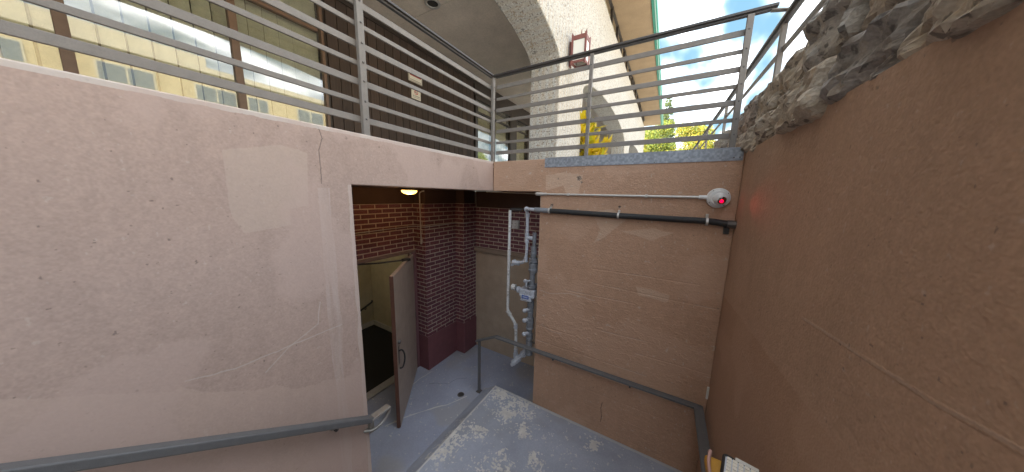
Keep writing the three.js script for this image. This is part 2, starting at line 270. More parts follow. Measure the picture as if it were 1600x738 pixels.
// ---------------------------------------------------------------- stairwell walls
const leftPatch = [[0.45, 0.20], [0.45, -0.15], [0.49, -0.25], [0.71, -0.215], [0.71, -0.115], [0.81, -0.10], [0.835, 0.24], [0.7, 0.27]];
{
  const a0 = -1.0, a1 = 3.0, b0 = -3.1, b1 = 0.5, base = [0.425, 0.312, 0.266];
  const lower = [[-4.4, -0.5], [-0.3, -0.72], [0.23, -1.05], [0.32, -1.11], [0.39, -1.18], [0.54, -1.24], [0.66, -1.34], [0.86, -1.39], [1.05, -1.48], [1.2, -1.63]];
  const lowAt = (a) => { for (let i = 0; i + 1 < lower.length; i++) if (a <= lower[i + 1][0]) { const t = (a - lower[i][0]) / (lower[i + 1][0] - lower[i][0]); return lower[i][1] + t * (lower[i + 1][1] - lower[i][1]); } return -1.63; };
  const scr = [[[0.2, -0.98], [0.38, -1.02], [0.53, -1.01], [0.69, -1.01], [0.95, -1.00]], [[0.5, -1.12], [0.62, -1.02], [0.8, -0.93], [0.82, -0.78]]], crack = [[0.91, 0.42], [0.93, 0.35], [0.9, 0.27], [0.905, 0.16], [0.9, 0.05]];
  const t = wallPaint(a0, a1, b0, b1, 380, base, (a, b, c) => {
    const w = 0.012 * (fbm(a * 14, b * 14, 3) - 0.5);
    if (inPoly(a + w, b + w, leftPatch)) c = mix(c, [0.49, 0.385, 0.325], 0.5);
    if (b < lowAt(a) + 0.05 * (fbm(a * 16, b * 10, 3) - 0.5)) c = mix(c, [0.50, 0.375, 0.32], 0.5);
    if (Math.abs(a - 0.91 + 0.02 * (fbm(b * 4, 2, 3) - 0.5)) < 0.035 * (0.6 + 0.8 * fbm(b * 2, 8, 2)) && b < 0.02) c = mix(c, [0.52, 0.43, 0.40], 0.38 * fbm(a * 60, b * 4, 2) * 2 * 0.8);
    for (const s of scr) { const d = polyDist(a + w, b + w, s); if (d < 0.004) c = mix(c, [0.53, 0.46, 0.42], 0.5); }
    if (polyDist(a + w, b + w, crack) < 0.0028) c = mix(c, [0.12, 0.09, 0.08], 0.75);
    if (b > TOP - 0.022 - 0.012 * fbm(a * 12, 4, 3) && b < TOP + 0.02) c = mix(c, [0.60, 0.55, 0.51], 0.65);
    if (a > 1.10 - 0.022 - 0.02 * fbm(b * 7, 9, 3) && a < 1.2 && b < LINT) c = mix(c, [0.54, 0.46, 0.42], 0.5);
    const fd = fbm(a * 2.4 + 80, b * 1.8 + 40, 4); c = mix(c, [0.49, 0.365, 0.32], 0.5 * sm(0.52, 0.60, fd));
    return c;
  });
  const bp = wallBump(a0, a1, b0, b1, 400, (a, b) => (inPoly(a, b, leftPatch) ? 0.10 : 0) - (polyDist(a, b, crack) < 0.004 ? 0.4 : 0) + 0.10 * (fbm(a * 40, b * 5, 2) - 0.5));
  let g = extrude([[-4.2, -3.1], [1.10, -3.1], [1.10, LINT], [uB, LINT], [uB, TOP], [-4.2, TOP]], 0.2, 'v', vL, [], 0.007);
  single('stairwell_wall', uvRange(g, 0, a0, a1, b0, b1), S({ map: t, roughness: 0.82, bumpMap: bp, bumpScale: 0.0018 }), 'pale pinkish plaster wall with the door opening cut into it', 'wall');
}
{
  const a0 = -0.6, a1 = 2.1, b0 = -3.1, b1 = 0.5, base = [0.455, 0.283, 0.192];
  const boards = []; for (let b = -2.95; b < 0; b += rr(0.12, 0.24)) boards.push([b, rr(-0.02, 0.03), rnd()]);
  const bd = (a, b) => { let d = 1; for (const [y, s, k] of boards) { const e = Math.abs(b - y - s * a - 0.01 * (fbm(a * 3 + k * 50, 2, 3) - 0.5)); if (k > 0.25 && fbm(a * 1.6 + k * 99, k * 20, 2) > 0.42) d = Math.min(d, e); } return d; };
  const patch = [[[0.83, 0.24], [0.86, 0.04], [1.0, 0.0], [1.05, 0.12], [1.26, 0.06], [1.28, 0.24], [1.06, 0.27]], [[0.2, -0.92], [0.16, -1.02], [-0.1, -1.04], [-0.12, -0.96], [0.02, -0.93]], [[0.70, -0.18], [0.60, -0.36], [0.66, -0.52], [0.52, -0.42], [0.35, -0.22], [0.5, -0.12]], [[0.4, -0.35], [0.1, -0.42], [-0.1, -0.33], [0.1, -0.30]]];
  const cr = [[[0.43, -2.42], [0.44, -2.5], [0.42, -2.6], [0.435, -2.68]], [[1.25, -1.66], [1.1, -1.72], [0.98, -1.71]], [[1.3, -1.2], [1.16, -1.22], [0.9, -1.16], [0.6, -1.18]]];
  const holes = [[0.87, 0.20, 0.030], [1.18, -0.11, 0.028], [0.84, 0.16, 0.016], [1.12, 0.20, 0.012], [0.42, -0.10, 0.016]];
  const t = wallPaint(a0, a1, b0, b1, 380, base, (a, b, c) => {
    const w = 0.03 * (fbm(a * 12, b * 12, 4) - 0.5), d = bd(a, b);
    for (let i = 0; i < 4; i++) if (inPoly(a + w, b + w, patch[i])) c = mix(c, [0.55, 0.395, 0.295], 0.6);
    c = mix(c, [0.51, 0.335, 0.24], 0.5 * sm(0.50, 0.62, fbm(a * 2.2 + 60, b * 2.6 + 7, 4)));
    if (d < 0.005 && b > -2.1) c = mix(c, [0.47, 0.37, 0.30], 0.55 * sm(0.4, 0.6, fbm(a * 5, b * 3, 3)));
    for (let i = 0; i < 3; i++) if (polyDist(a + w * 0.6, b + w * 0.6, cr[i]) < 0.004) c = mix(c, i === 1 || i === 2 ? [0.52, 0.42, 0.35] : [0.07, 0.05, 0.04], 0.75);
    for (const [x, y, r] of holes) { const q = Math.hypot(a - x, b - y) * (0.6 + 1.1 * fbm(a * 50, b * 50, 3)); if (q < r) c = mix(c, vn(a * 120, b * 120) > 0.5 ? [0.05, 0.04, 0.035] : [0.35, 0.28, 0.23], 0.8); }
    if (a > 1.337 - 0.016 * fbm(b * 9, 4, 3) && b < LINT) c = mix(c, [0.47, 0.38, 0.31], 0.7);
    const ch = fbm(a * 46 + 40, b * 34 + 3, 4); if (ch > 0.76) c = mix(c, [0.52, 0.43, 0.36], sm(0.76, 0.80, ch) * 0.6);
    return c;
  });
  const bp = wallBump(a0, a1, b0, b1, 400, (a, b) => { let d = bd(a, b), k = -0.28 * sm(0.010, 0.002, d); for (const q of patch) if (inPoly(a, b, q)) k += 0.08; for (const [x, y, r] of holes) if (Math.hypot(a - x, b - y) < r * 0.8) k -= 0.3; return k + 0.34 * (fbm(a * 5, b * 24, 3) - 0.5) + (b < -1.2 ? 0.25 * sm(0.60, 0.68, fbm(a * 16 + 8, b * 22, 3)) : 0); });
  let g = extrude([[vR + 0.001, -3.1], [1.337, -3.1], [1.337, LINT], [vL - 0.001, LINT], [vL - 0.001, TOP], [vR + 0.001, TOP]], 0.9, 'u', uB, [], 0.007);
  const p = g.attributes.position; let mx = -9; for (let i = 0; i < p.count; i++) mx = Math.max(mx, p.getZ(i)); if (mx > 1) { g.scale(1, 1, -1); flip(g); g.computeVertexNormals(); }
  single('stairwell_wall', uvRange(g, 1, a0, a1, b0, b1), S({ map: t, roughness: 0.8, bumpMap: bp, bumpScale: 0.008 }), 'brown painted concrete wall facing us, capped with a galvanized strip', 'wall');
}
{
  const a0 = -1.0, a1 = 3.9, b0 = -3.1, b1 = 0.5, base = [0.425, 0.277, 0.196];
  const lines = [[[2.35, -0.92], [2.18, -1.0], [1.75, -1.03], [1.42, -1.15], [1.1, -1.3]], [[2.9, -0.95], [2.3, -1.25], [1.8, -1.5]], [[0.2, -0.3], [0.9, -0.42], [1.5, -0.48]]];
  const t = wallPaint(a0, a1, b0, b1, 380, base, (a, b, c) => {
    const w = 0.01 * (fbm(a * 9, b * 9, 3) - 0.5);
    for (const l of lines) if (polyDist(a + w, b + w, l) < 0.004) c = mix(c, [0.42, 0.31, 0.25], 0.55);
    if (b < -0.86 + 0.05 * (a - 2.8) * -1.2 + w * 2) c = mix(c, [0.34, 0.20, 0.13], 0.5);
    c = mix(c, [0.45, 0.295, 0.21], 0.5 * sm(0.50, 0.64, fbm(a * 1.9 + 20, b * 2.4 + 77, 4)));
    return c;
  });
  const bp = wallBump(a0, a1, b0, b1, 400, (a, b) => { let k = 0; for (const l of lines) if (polyDist(a, b, l) < 0.006) k += 0.3; const z = fbm(a * 6 + 3, b * 9 + 31, 3); return k + 0.16 * sm(0.68, 0.72, z) + 0.16 * (fbm(a * 12, b * 34, 3) - 0.5); });
  const g = box(-4.2, 3.86, vR - 0.35, vR, -3.1, 0.40);
  single('stairwell_wall', uvRange(g, 0, a0, a1, b0, b1), S({ map: t, roughness: 0.82, bumpMap: bp, bumpScale: 0.004 }), 'dark brown painted wall under the rough stone coping', 'wall');
}
{ // galvanized flashing on the wall facing us
  const zinc = tex(512, 512, (x, y) => { const f = vn(x * 40, y * 40, 40), g = vn(x * 90 + 7, y * 90, 90), k = 0.7 + 0.42 * (f > 0.5 ? f : f * 0.6) + 0.2 * (g - 0.5); return [0.30 * k, 0.325 * k, 0.375 * k]; });
  const th = thing('metal_flashing', 'mottled galvanized metal strip along the top of the brown wall', 'flashing', V(uB - 0.006, 0.38, 0.33));
  part('strip', merge(rbox(uB - 0.006, uB - 0.001, vR + 0.012, 1.293, 0.333, 0.440, 0.002), rbox(uB - 0.006, uB + 0.10, vR + 0.012, 1.293, 0.4405, 0.4445, 0.0015)), S({ map: tiled(zinc, 0.7), roughness: 0.45, metalness: 0.25 }), th);
  for (const [v, h] of [[-0.50, 0.36], [-0.50, 0.42], [-0.46, 0.36], [0.14, 0.345], [0.8, 0.345], [1.27, 0.36]]) part('screw', ball(V(uB - 0.007, v, h), 0.006, [0.5, 1, 1]), M.bolt, th);
}
// ---------------------------------------------------------------- the recess below the terrace: ceiling, brickwork, beige panel
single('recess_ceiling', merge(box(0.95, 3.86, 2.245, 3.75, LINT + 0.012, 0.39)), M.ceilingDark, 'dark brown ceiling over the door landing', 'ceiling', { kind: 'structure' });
single('recess_side_wall', box(0.75, 0.95, 2.242, 3.75, -3.1, 0.055), M.beige, 'beige end wall of the landing behind the pale wall', 'wall');
const brickTex = tex(256, 256, (x, y) => { const k = 0.72 + 0.45 * fbm(x * 6, y * 6, 4, 6) + 0.18 * (vn(x * 64, y * 64, 64) - 0.5); return [k, k, k]; });
const brickMats = [[0.165, 0.054, 0.074], [0.140, 0.048, 0.068], [0.182, 0.064, 0.080], [0.155, 0.058, 0.082]].map(([r, g, b]) => S({ color: rgb(r, g, b), roughness: 0.7, map: brickTex, bumpMap: grainB, bumpScale: 0.003 }));
const brickGeos = [0, 1, 2].map(() => { const g = new RoundedBoxGeometry(1, 0.0550, 0.022, 1, 0.003); const p = g.attributes.position; for (let i = 0; i < p.count; i++) p.setXYZ(i, p.getX(i) + rr(-0.004, 0.004), p.getY(i) + rr(-0.0012, 0.0012), p.getZ(i) + rr(-0.001, 0.001)); g.computeVertexNormals(); return uvBox(g, 0.5); });
// a running-bond face: 'u' faces run along u and look towards -v; 'v' faces run along v and look towards -u
function bricks(parent, axis, at, a0, a1, h0, h1, shift = 0, skip) {
  const b = rootOf(parent).position, L = 0.208, J = 0.013, C = 0.0675; let row = Math.round((h0 - FL) / C);
  for (let h = FL + row * C; h + C * 0.6 < h1; h += C, row++) {
    if (h < h0 - 0.001) continue; const off = (row % 2 ? L / 2 : 0) + shift;
    for (let k = Math.floor((a0 - off) / L) - 1; ; k++) {
      let s = off + k * L, e = s + L - J; if (s > a1) break; s = Math.max(s, a0); e = Math.min(e, a1); if (e - s < 0.03) continue;
      if (skip && skip((s + e) / 2, h)) continue;
      const m = new THREE.Mesh(brickGeos[Math.floor(rnd() * 3)], brickMats[Math.floor(rnd() * 4)]); m.name = 'brick';
      const c = (s + e) / 2, pr = rr(-0.002, 0.002), q = axis === 'u' ? V(c, at + pr, h + C / 2) : V(at + pr, c, h + C / 2);
      m.position.copy(q).sub(b); if (axis === 'v') m.rotation.y = Math.PI / 2; m.scale.x = e - s; parent.add(m);
    }
  }
}
{ // wall over the door
  const th = thing('brick_wall', 'maroon brick wall above the open basement door', 'wall', V(2.0, 3.6, -0.93));
  part('mortar', merge(box(0.96, 2.84, 3.4945, 3.75, -0.912, LINT + 0.008), box(0.96, 1.45, 3.4945, 3.75, FL, -0.912)), M.mortar, th);
  part('lintel', rbox(1.42, 2.80, 3.45, 3.4935, -0.957, -0.911, 0.004), S({ color: rgb(0.22, 0.15, 0.13), map: gMap(0.4) }), th);
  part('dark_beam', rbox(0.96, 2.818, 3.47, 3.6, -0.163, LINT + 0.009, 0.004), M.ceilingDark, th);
  bricks(th, 'u', 3.502, 1.5, 2.815, -0.908, -0.14);
}
{ // the stepped brick pier between door and recess
  const th = thing('brick_pier', 'stepped maroon brick pier with a smooth painted base beside the door', 'pier', V(3.3, 3.4, FL));
  part('mortar', merge(box(2.8145, 3.515, 3.2325, 3.74, -2.398, LINT + 0.006), box(3.5055, 3.87, 3.0425, 3.74, -2.398, LINT + 0.006)), M.mortar, th);
  part('plaster_base', merge(rbox(2.806, 3.512, 3.222, 3.74, FL, -2.391, 0.006), rbox(3.499, 3.868, 3.032, 3.74, FL, -2.3905, 0.006)), M.maroon, th);
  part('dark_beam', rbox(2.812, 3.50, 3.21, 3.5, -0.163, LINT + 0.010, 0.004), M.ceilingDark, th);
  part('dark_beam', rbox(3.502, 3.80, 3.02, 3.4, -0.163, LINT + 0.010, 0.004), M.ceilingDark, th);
  bricks(th, 'u', 3.240, 2.822, 3.505, -2.393, -0.14);
  bricks(th, 'v', 2.822, 3.232, 3.50, -2.393, -0.14, 0.07);
  bricks(th, 'u', 3.050, 3.512, 3.85, -2.393, -0.14, 0.05);
  bricks(th, 'v', 3.513, 3.042, 3.235, -2.393, -0.14, 0.03);
}
{ // the far side of the recess: brick above a beige panel
  const th = thing('recess_wall', 'beige panel wall with brick above it behind the pipework', 'wall', V(3.95, 2.2, FL));
  part('panel', box(3.865, 4.1, 1.0, 3.06, -3.1, -1.055), M.beige, th);
  part('ledge', rbox(3.80, 4.1, 1.0, 3.045, -1.055, -0.978, 0.004), M.beigeDark, th);
  part('mortar', box(3.8545, 4.1, 1.0, 3.06, -0.978, LINT + 0.006), M.mortar, th);
  part('dark_beam', rbox(3.83, 4.05, 1.2, 3.015, -0.2305, LINT + 0.010, 0.004), M.ceilingDark, th);
  bricks(th, 'v', 3.862, 1.36, 3.05, -0.976, -0.205, 0.04);
}
{ // basement room behind the door
  const th = thing('basement_room', 'dim olive walled stair room seen through the open door', 'room', V(2.2, 4.5, FL), { kind: 'structure' });
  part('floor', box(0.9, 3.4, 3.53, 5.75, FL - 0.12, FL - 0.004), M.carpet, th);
  part('back_wall', box(0.9, 3.26, 5.52, 5.72, FL, -0.3), M.olive, th);
  part('side_wall', box(3.262, 3.45, 3.752, 5.72, FL, -0.3), M.olive, th);
  part('end_wall', box(0.75, 0.9, 3.752, 5.72, FL, -0.3), M.olive, th);
  part('ceiling', box(0.75, 3.45, 3.752, 5.75, -0.3, -0.15), M.white, th);
  part('baseboard', rbox(0.9, 3.255, 5.500, 5.519, FL, FL + 0.11, 0.004), M.white, th);
  part('baseboard', rbox(3.240, 3.261, 3.76, 5.50, FL, FL + 0.11, 0.004), M.white, th);
}
{ // the basement's own ceiling lamp, out of sight above the door
  const th = thing('basement_lamp', 'round white ceiling lamp inside the basement room', 'lamp', V(2.0, 4.75, -0.38));
  part('globe', ball(V(2.0, 4.75, -0.345), 0.10, [1, 0.5, 1]), S({ color: rgb(0.8, 0.78, 0.7), emissive: rgb(1.0, 0.85, 0.6), emissiveIntensity: 0.4 }), th);
  part('base', rod(V(2.0, 4.75, -0.345), V(2.0, 4.75, -0.299), 0.11), M.white, th);
  const l = new THREE.PointLight(new THREE.Color(1.0, 0.86, 0.6), 0.10, 0, 2); l.position.copy(V(2.0, 4.75, -0.43)); l.castShadow = true; l.shadow.radius = 4; scene.add(l);
}
{
  const th = thing('wall_handrail', 'black handrail on the olive wall inside the basement door', 'handrail', V(3.0, 5.5, -2.6));
  part('rail', merge(pipe([V(1.6, 5.44, -3.06 + 0.0), V(3.0, 5.44, -2.50), V(3.2, 5.44, -2.42), V(3.23, 5.5, -2.42)], 0.02)), M.darkSteel, th);
  for (const u of [2.3, 3.06]) part('bracket', pipe([V(u, 5.44, -2.50 + (u - 3) * 0.4), V(u, 5.46, -2.58 + (u - 3) * 0.4), V(u, 5.525, -2.58 + (u - 3) * 0.4)], 0.009), M.darkSteel, th);
}
// ---------------------------------------------------------------- door
{
  const fr = thing('door_frame', 'maroon painted door frame with peeling hinge jamb', 'door frame', V(2.1, 3.5, FL));
  part('hinge_jamb', rbox(2.745, 2.812, 3.445, 3.58, FL, -0.957, 0.004), S({ color: rgb(0.21, 0.105, 0.115), map: gMap(0.18), roughness: 0.6 }), fr);
  part('latch_jamb', rbox(1.452, 1.515, 3.445, 3.58, FL, -0.957, 0.004), M.maroon, fr);
  part('threshold', rbox(1.52, 2.74, 3.455, 3.60, FL + 0.001, FL + 0.022, 0.006), S({ color: rgb(0.42, 0.41, 0.40), roughness: 0.5, map: gMap(0.2) }), fr);
  const peelT = tex(128, 512, (x, y) => { const n = fbm(x * 8, y * 40, 4); return n > 0.5 ? [0.62, 0.60, 0.56] : [0.20, 0.10, 0.11]; });
  part('stop_strip', uvRange(rbox(2.72, 2.744, 3.475, 3.50, FL, -0.97, 0.003), 0, 2.7, 2.76, FL, 0), S({ map: peelT, roughness: 0.7 }), fr);

  const d = new THREE.Group(); d.name = 'basement_door'; d.position.copy(V(2.715, 3.44, FL)); d.rotation.y = Math.atan2(-0.645, -0.764); scene.add(d);
  d.userData = { label: 'tan steel door standing open, brown along its edge', category: 'door' };
  const add = (n, g, m, p = d, l) => { const o = new THREE.Mesh(g, m); o.name = n; p.add(o); if (l) o.userData.label = l; return o; };
  const B = (x0, x1, y0, y1, z0, z1, r = 0.003) => { const g = new RoundedBoxGeometry(x1 - x0, y1 - y0, z1 - z0, 2, r); g.translate((x0 + x1) / 2, (y0 + y1) / 2, (z0 + z1) / 2); return uvBox(g); };
  const W = 1.175;
  add('leaf', B(0.004, W - 0.004, 0.018, 2.03, -0.024, 0.020), M.doorFace);
  add('edge_strip', B(W - 0.004, W, 0.016, 2.032, -0.0245, 0.0205, 0.001), M.doorEdge, d, 'brown free edge of the door');
  add('kick_seal', B(0.01, W, 0.006, 0.018, -0.01, 0.008), M.darkSteel);
  const plate = add('lock_plate', B(W - 0.11, W - 0.05, 0.86, 1.10, -0.028, -0.024, 0.0015), M.bolt);
  const tt = (pts, r) => { const c = new THREE.CatmullRomCurve3(pts.map((q) => new THREE.Vector3(...q))); return strip(new THREE.TubeGeometry(c, 32, r, 12)); };
  add('pull_handle', tt([[W - 0.08, 1.04, -0.026], [W - 0.085, 1.045, -0.06], [W - 0.10, 0.98, -0.085], [W - 0.10, 0.86, -0.08], [W - 0.085, 0.80, -0.055], [W - 0.08, 0.80, -0.026]], 0.010), M.darkSteel);
  add('lock_cylinder', lathe([[0, 0.03], [0.022, 0.03], [0.026, 0.022], [0.026, 0]], new THREE.Vector3(W - 0.08, 1.16, -0.024), new THREE.Vector3(0, 0, -1)), M.bolt);
  for (const y of [0.25, 1.0, 1.8]) add('hinge', rod(new THREE.Vector3(0, y - 0.05, -0.022), new THREE.Vector3(0, y + 0.05, -0.022), 0.009), M.bolt);
  const cl = thing('door_closer', 'thin black door closer arm under the brick lintel', 'door closer', V(2.2, 3.4, -1.0));
  part('arm', merge(pipe([V(2.42, 3.19, -0.965), V(2.05, 3.30, -0.955), V(1.85, 3.50, -0.962)], 0.012, 0.03)), M.darkSteel, cl);
  part('body', rbox(2.36, 2.47, 3.15, 3.23, -0.985, -0.945, 0.01), M.darkSteel, cl);
}
// ---------------------------------------------------------------- recess lamp
{
  const p = V(2.21, 2.8, 0.005), th = thing('ceiling_lamp', 'glowing oval bulkhead lamp on the dark recess ceiling', 'lamp', V(2.21, 2.8, -0.03));
  part('base', lathe([[0, 0.06], [0.105, 0.06], [0.105, 0.030], [0.09, 0.025]], V(2.21, 2.8, 0.004), new THREE.Vector3(0, 1, 0)), M.bolt, th);
  part('globe', ball(V(2.21, 2.8, 0.022), 0.085, [1.15, 0.48, 1]), S({ color: rgb(0.9, 0.7, 0.4), emissive: rgb(1.0, 0.50, 0.10), emissiveIntensity: 1.1, roughness: 0.4 }), th);
  const l = new THREE.PointLight(new THREE.Color(1.0, 0.55, 0.22), 0.06, 0, 2); l.position.copy(V(2.21, 2.8, -0.045)); l.castShadow = true; l.shadow.radius = 3; scene.add(l); l.name = 'lamp_light';
}
{
  const th = thing('wall_conduit', 'thin grey wiring run across the maroon bricks above the door', 'conduit', V(2.4, 3.4, -0.53));
  part('wire', pipe([V(1.45, 3.475, -0.545), V(2.795, 3.475, -0.528), V(2.795, 3.215, -0.525), V(3.49, 3.215, -0.515), V(3.49, 3.02, -0.512), V(3.83, 3.02, -0.505)], 0.006, 0.02), M.conduit, th);
  const t2 = thing('wall_conduit', 'upright thin grey conduit at the edge of the brick pier', 'conduit', V(2.79, 3.29, -0.8));
  part('tube', pipe([V(3.1, 3.22, 0.035), V(2.80, 3.22, 0.035), V(2.79, 3.3, 0.01), V(2.792, 3.3, -0.72)], 0.009, 0.03), M.conduit, t2);
  part('connector', rod(V(2.792, 3.3, -0.72), V(2.792, 3.3, -0.80), 0.016), M.conduit, t2);
}
// ---------------------------------------------------------------- pipework in the opening
{
  const U = 3.0, th = thing('riser_pipework', 'blue grey painted riser pipes and valves beside the brown wall', 'pipework', V(U, 1.55, -2.45));
  const P = (v, h, du = 0) => V(U + du, v, h), X = new THREE.Vector3(0, 0, -1), Y = new THREE.Vector3(0, 1, 0);
  const fit = (p, d, r, l) => lathe([[r * 0.78, -l / 2], [r, -l / 2], [r, -l / 2 + l * 0.22], [r * 0.9, -l / 2 + l * 0.26], [r * 0.9, l / 2 - l * 0.26], [r, l / 2 - l * 0.22], [r, l / 2], [r * 0.78, l / 2]], p, d, 20);
  const A = (p, q) => q.clone().sub(p);
  part('pale_pipe', pipe([P(1.79, -0.20), P(1.797, -1.62), P(1.655, -1.80), P(1.648, -2.24)], 0.021, 0.05), M.pipePale, th, 'pale rust streaked pipe');
  part('coupling', fit(P(1.792, -0.78), Y, 0.029, 0.06), M.pipePale, th); part('coupling', fit(P(1.775, -1.65), A(P(1.797, -1.62), P(1.655, -1.80)), 0.03, 0.08), M.pipePale, th);
  part('coupling', fit(P(1.66, -1.82), Y, 0.029, 0.06), M.pipeBlue, th); part('coupling', fit(P(1.648, -2.20), Y, 0.030, 0.07), M.pipeBlue, th);
  part('dark_nipple', rod(P(1.79, -0.195, 0.02), P(1.60, -0.19, 0.02), 0.024), M.pipeBlack, th);
  part('bypass_pipe', pipe([V(2.915, 1.38, -0.172), V(2.955, 1.527, -0.17), P(1.527, -0.24), P(1.522, -0.78), P(1.56, -0.885), P(1.69, -0.905)], 0.021, 0.05), M.pipeBlue, th);
  part('elbow', ball(V(2.962, 1.525, -0.172), 0.032), M.pipeBlue, th); part('coupling', fit(P(1.527, -0.25), Y, 0.029, 0.05), M.pipeBlue, th);
  part('tee', merge(fit(P(1.525, -0.55), Y, 0.031, 0.12), fit(P(1.475, -0.545), X, 0.028, 0.08), rod(P(1.52, -0.545), P(1.42, -0.54), 0.02)), M.pipeBlue, th);
  part('coupling', fit(P(1.53, -0.84), Y, 0.03, 0.06), M.pipeBlue, th);
  const v1 = part('drain_valve', merge(fit(P(1.665, -0.905), X, 0.034, 0.07), ball(P(1.715, -0.905), 0.034), rod(P(1.70, -0.86), P(1.70, -0.90), 0.012), fit(P(1.74, -0.93), Y, 0.024, 0.05)), M.pipeBlue, th);
  part('riser', merge(rod(P(1.415, -0.47), P(1.422, -0.70), 0.028, 0.022), rod(P(1.422, -0.66), P(1.445, -2.14), 0.036)), M.pipeDark, th);
  part('flange', merge(fit(P(1.42, -0.83), Y, 0.058, 0.05), fit(P(1.42, -0.92), Y, 0.062, 0.10), fit(P(1.42, -0.985), Y, 0.052, 0.03), fit(P(1.42, -0.70), Y, 0.044, 0.10)), M.pipeDark, th);
  part('gauge_cock', merge(rod(P(1.43, -1.10, -0.02), P(1.52, -1.13, -0.05), 0.013), ball(P(1.505, -1.115, -0.05), 0.026), rod(P(1.49, -1.13, -0.05), P(1.485, -1.19, -0.05), 0.014)), M.pipeBlue, th);
  part('flange', merge(fit(P(1.43, -1.175), Y, 0.075, 0.035), fit(P(1.432, -1.21), Y, 0.06, 0.05)), M.pipeDark, th);
  const bk = part('alarm_valve', merge(rbox(U - 0.07, U + 0.08, 1.365, 1.585, -1.335, -1.225, 0.014), rbox(U - 0.085, U + 0.07, 1.40, 1.56, -1.385, -1.30, 0.012), fit(P(1.60, -1.275), X, 0.045, 0.08)), M.pipeBlue, th);
  const lt = tex(64, 32, (x, y) => (y > 0.3 && y < 0.7 && x > 0.15 && x < 0.85 && Math.sin(x * 70) > -0.3 ? [0.7, 0.74, 0.8] : [0.035, 0.09, 0.38]));
  part('blue_plate', uvRange(rbox(U - 0.089, U - 0.0845, 1.43, 1.53, -1.345, -1.30, 0.002), 1, 1.53, 1.43, -1.345, -1.30), S({ map: lt, roughness: 0.4 }), bk, 'small blue maker plate');
  part('stub_pipe', rod(P(1.60, -1.272), P(1.67, -1.26), 0.030), M.pipeDark, th); part('end_cap', merge(fit(P(1.70, -1.256), X, 0.043, 0.05), ball(P(1.722, -1.255), 0.038, [1, 1, 0.6])), M.pipePale, th);
  for (const [h, r, l] of [[-1.43, 0.048, 0.05], [-1.52, 0.044, 0.08], [-1.66, 0.050, 0.06], [-1.74, 0.054, 0.11], [-1.90, 0.050, 0.07], [-2.0, 0.046, 0.05], [-2.12, 0.054, 0.10]]) part('coupling', fit(P(1.436 - (h + 1.3) * 0.008, h), Y, r, l), M.pipeDark, th);
  for (const [h, s] of [[-1.50, 1], [-1.64, 1], [-1.84, 1]]) part('side_outlet', merge(rod(P(1.44, h, -0.02), P(1.50, h - 0.03, -0.05), 0.022), ball(P(1.50, h - 0.03, -0.05), 0.030)), M.pipeBlue, th);
  part('wye', merge(rod(P(1.447, -2.10), P(1.60, -2.29), 0.034), fit(P(1.51, -2.18), A(P(1.447, -2.10), P(1.60, -2.29)), 0.048, 0.07), ball(P(1.61, -2.30), 0.052), fit(P(1.648, -2.26), Y, 0.034, 0.06), rod(P(1.60, -2.29), P(1.655, -2.255), 0.03)), M.pipeBlue, th);
  part('drain_cap', merge(fit(P(1.645, -2.345, -0.03), new THREE.Vector3(-0.5, -0.6, -0.62), 0.045, 0.07), lathe([[0, 0.03], [0.026, 0.03], [0.03, 0], [0, 0]], P(1.665, -2.375, -0.05), new THREE.Vector3(-0.5, -0.6, -0.62), 8)), M.pipeBlue, th);
  for (const h of [-0.62, -1.98]) part('wall_clamp', merge(rod(P(1.44, h), P(1.325, h), 0.012)), M.bolt, th);
  const t2 = thing('wrapped_pipe', 'black wrapped pipe running level across the brown wall', 'pipe', V(2.91, 0.4, -0.22));
  part('pipe_run', pipe([V(2.915, 1.385, -0.172), V(2.912, 0.4, -0.188), V(2.912, -0.36, -0.194), V(2.912, -0.44, -0.205), V(2.912, -0.526, -0.212)], 0.029, 0.05), M.pipeBlack, t2);
  part('bare_end', rod(V(2.915, 1.385, -0.172), V(2.914, 1.20, -0.175), 0.0300), M.pipeDark, t2);
  part('union', lathe([[0.02, -0.03], [0.034, -0.03], [0.034, 0.03], [0.02, 0.03]], V(2.912, -0.505, -0.21), new THREE.Vector3(0, 0, 1), 8), M.bolt, t2);
  for (const v of [1.19, 0.42, -0.33]) part('pipe_strap', merge(lathe([[0.0295, -0.009], [0.035, -0.009], [0.035, 0.009], [0.0295, 0.009]], V(2.912, v, -0.172 - 0.021 * (1.39 - v) * 0.75), new THREE.Vector3(0, 0, 1), 20), rbox(2.93, 2.957, v - 0.01, v + 0.01, -0.21, -0.13, 0.003)), M.conduit, t2);
  part('hanger', merge(rbox(2.925, 2.956, -0.50, -0.46, -0.30, -0.20, 0.004)), M.darkSteel, t2);
}
{ // grey box on the recess bricks
  single('junction_box', rbox(3.80, 3.85, 2.10, 2.23, -0.56, -0.42, 0.006), M.pipePale, 'small grey square junction box on the recess bricks', 'box');
  const th = thing('camera_conduit', 'slim pale conduit leading along the brown wall to the camera', 'conduit', V(2.93, 0.5, 0));
  part('tube', rod(V(2.938, 1.34, 0.020), V(2.935, -0.275, 0.018), 0.0115), M.conduit, th);
  part('elbow_fitting', merge(pipe([V(2.938, 1.30, 0.02), V(2.938, 1.385, 0.021), V(3.01, 1.39, 0.021)], 0.021, 0.03), rod(V(2.938, 1.31, 0.02), V(2.938, 1.25, 0.02), 0.017)), M.conduit, th);
  part('inner_wire', pipe([V(3.0, 1.39, 0.021), V(3.3, 1.8, 0.03), V(3.3, 2.4, 0.04)], 0.006, 0.05), M.conduit, th);
  for (const v of [0.98, 0.18]) part('strap', rbox(2.921, 2.957, v - 0.012, v + 0.012, 0.004, 0.036, 0.004), M.conduit, th);
}
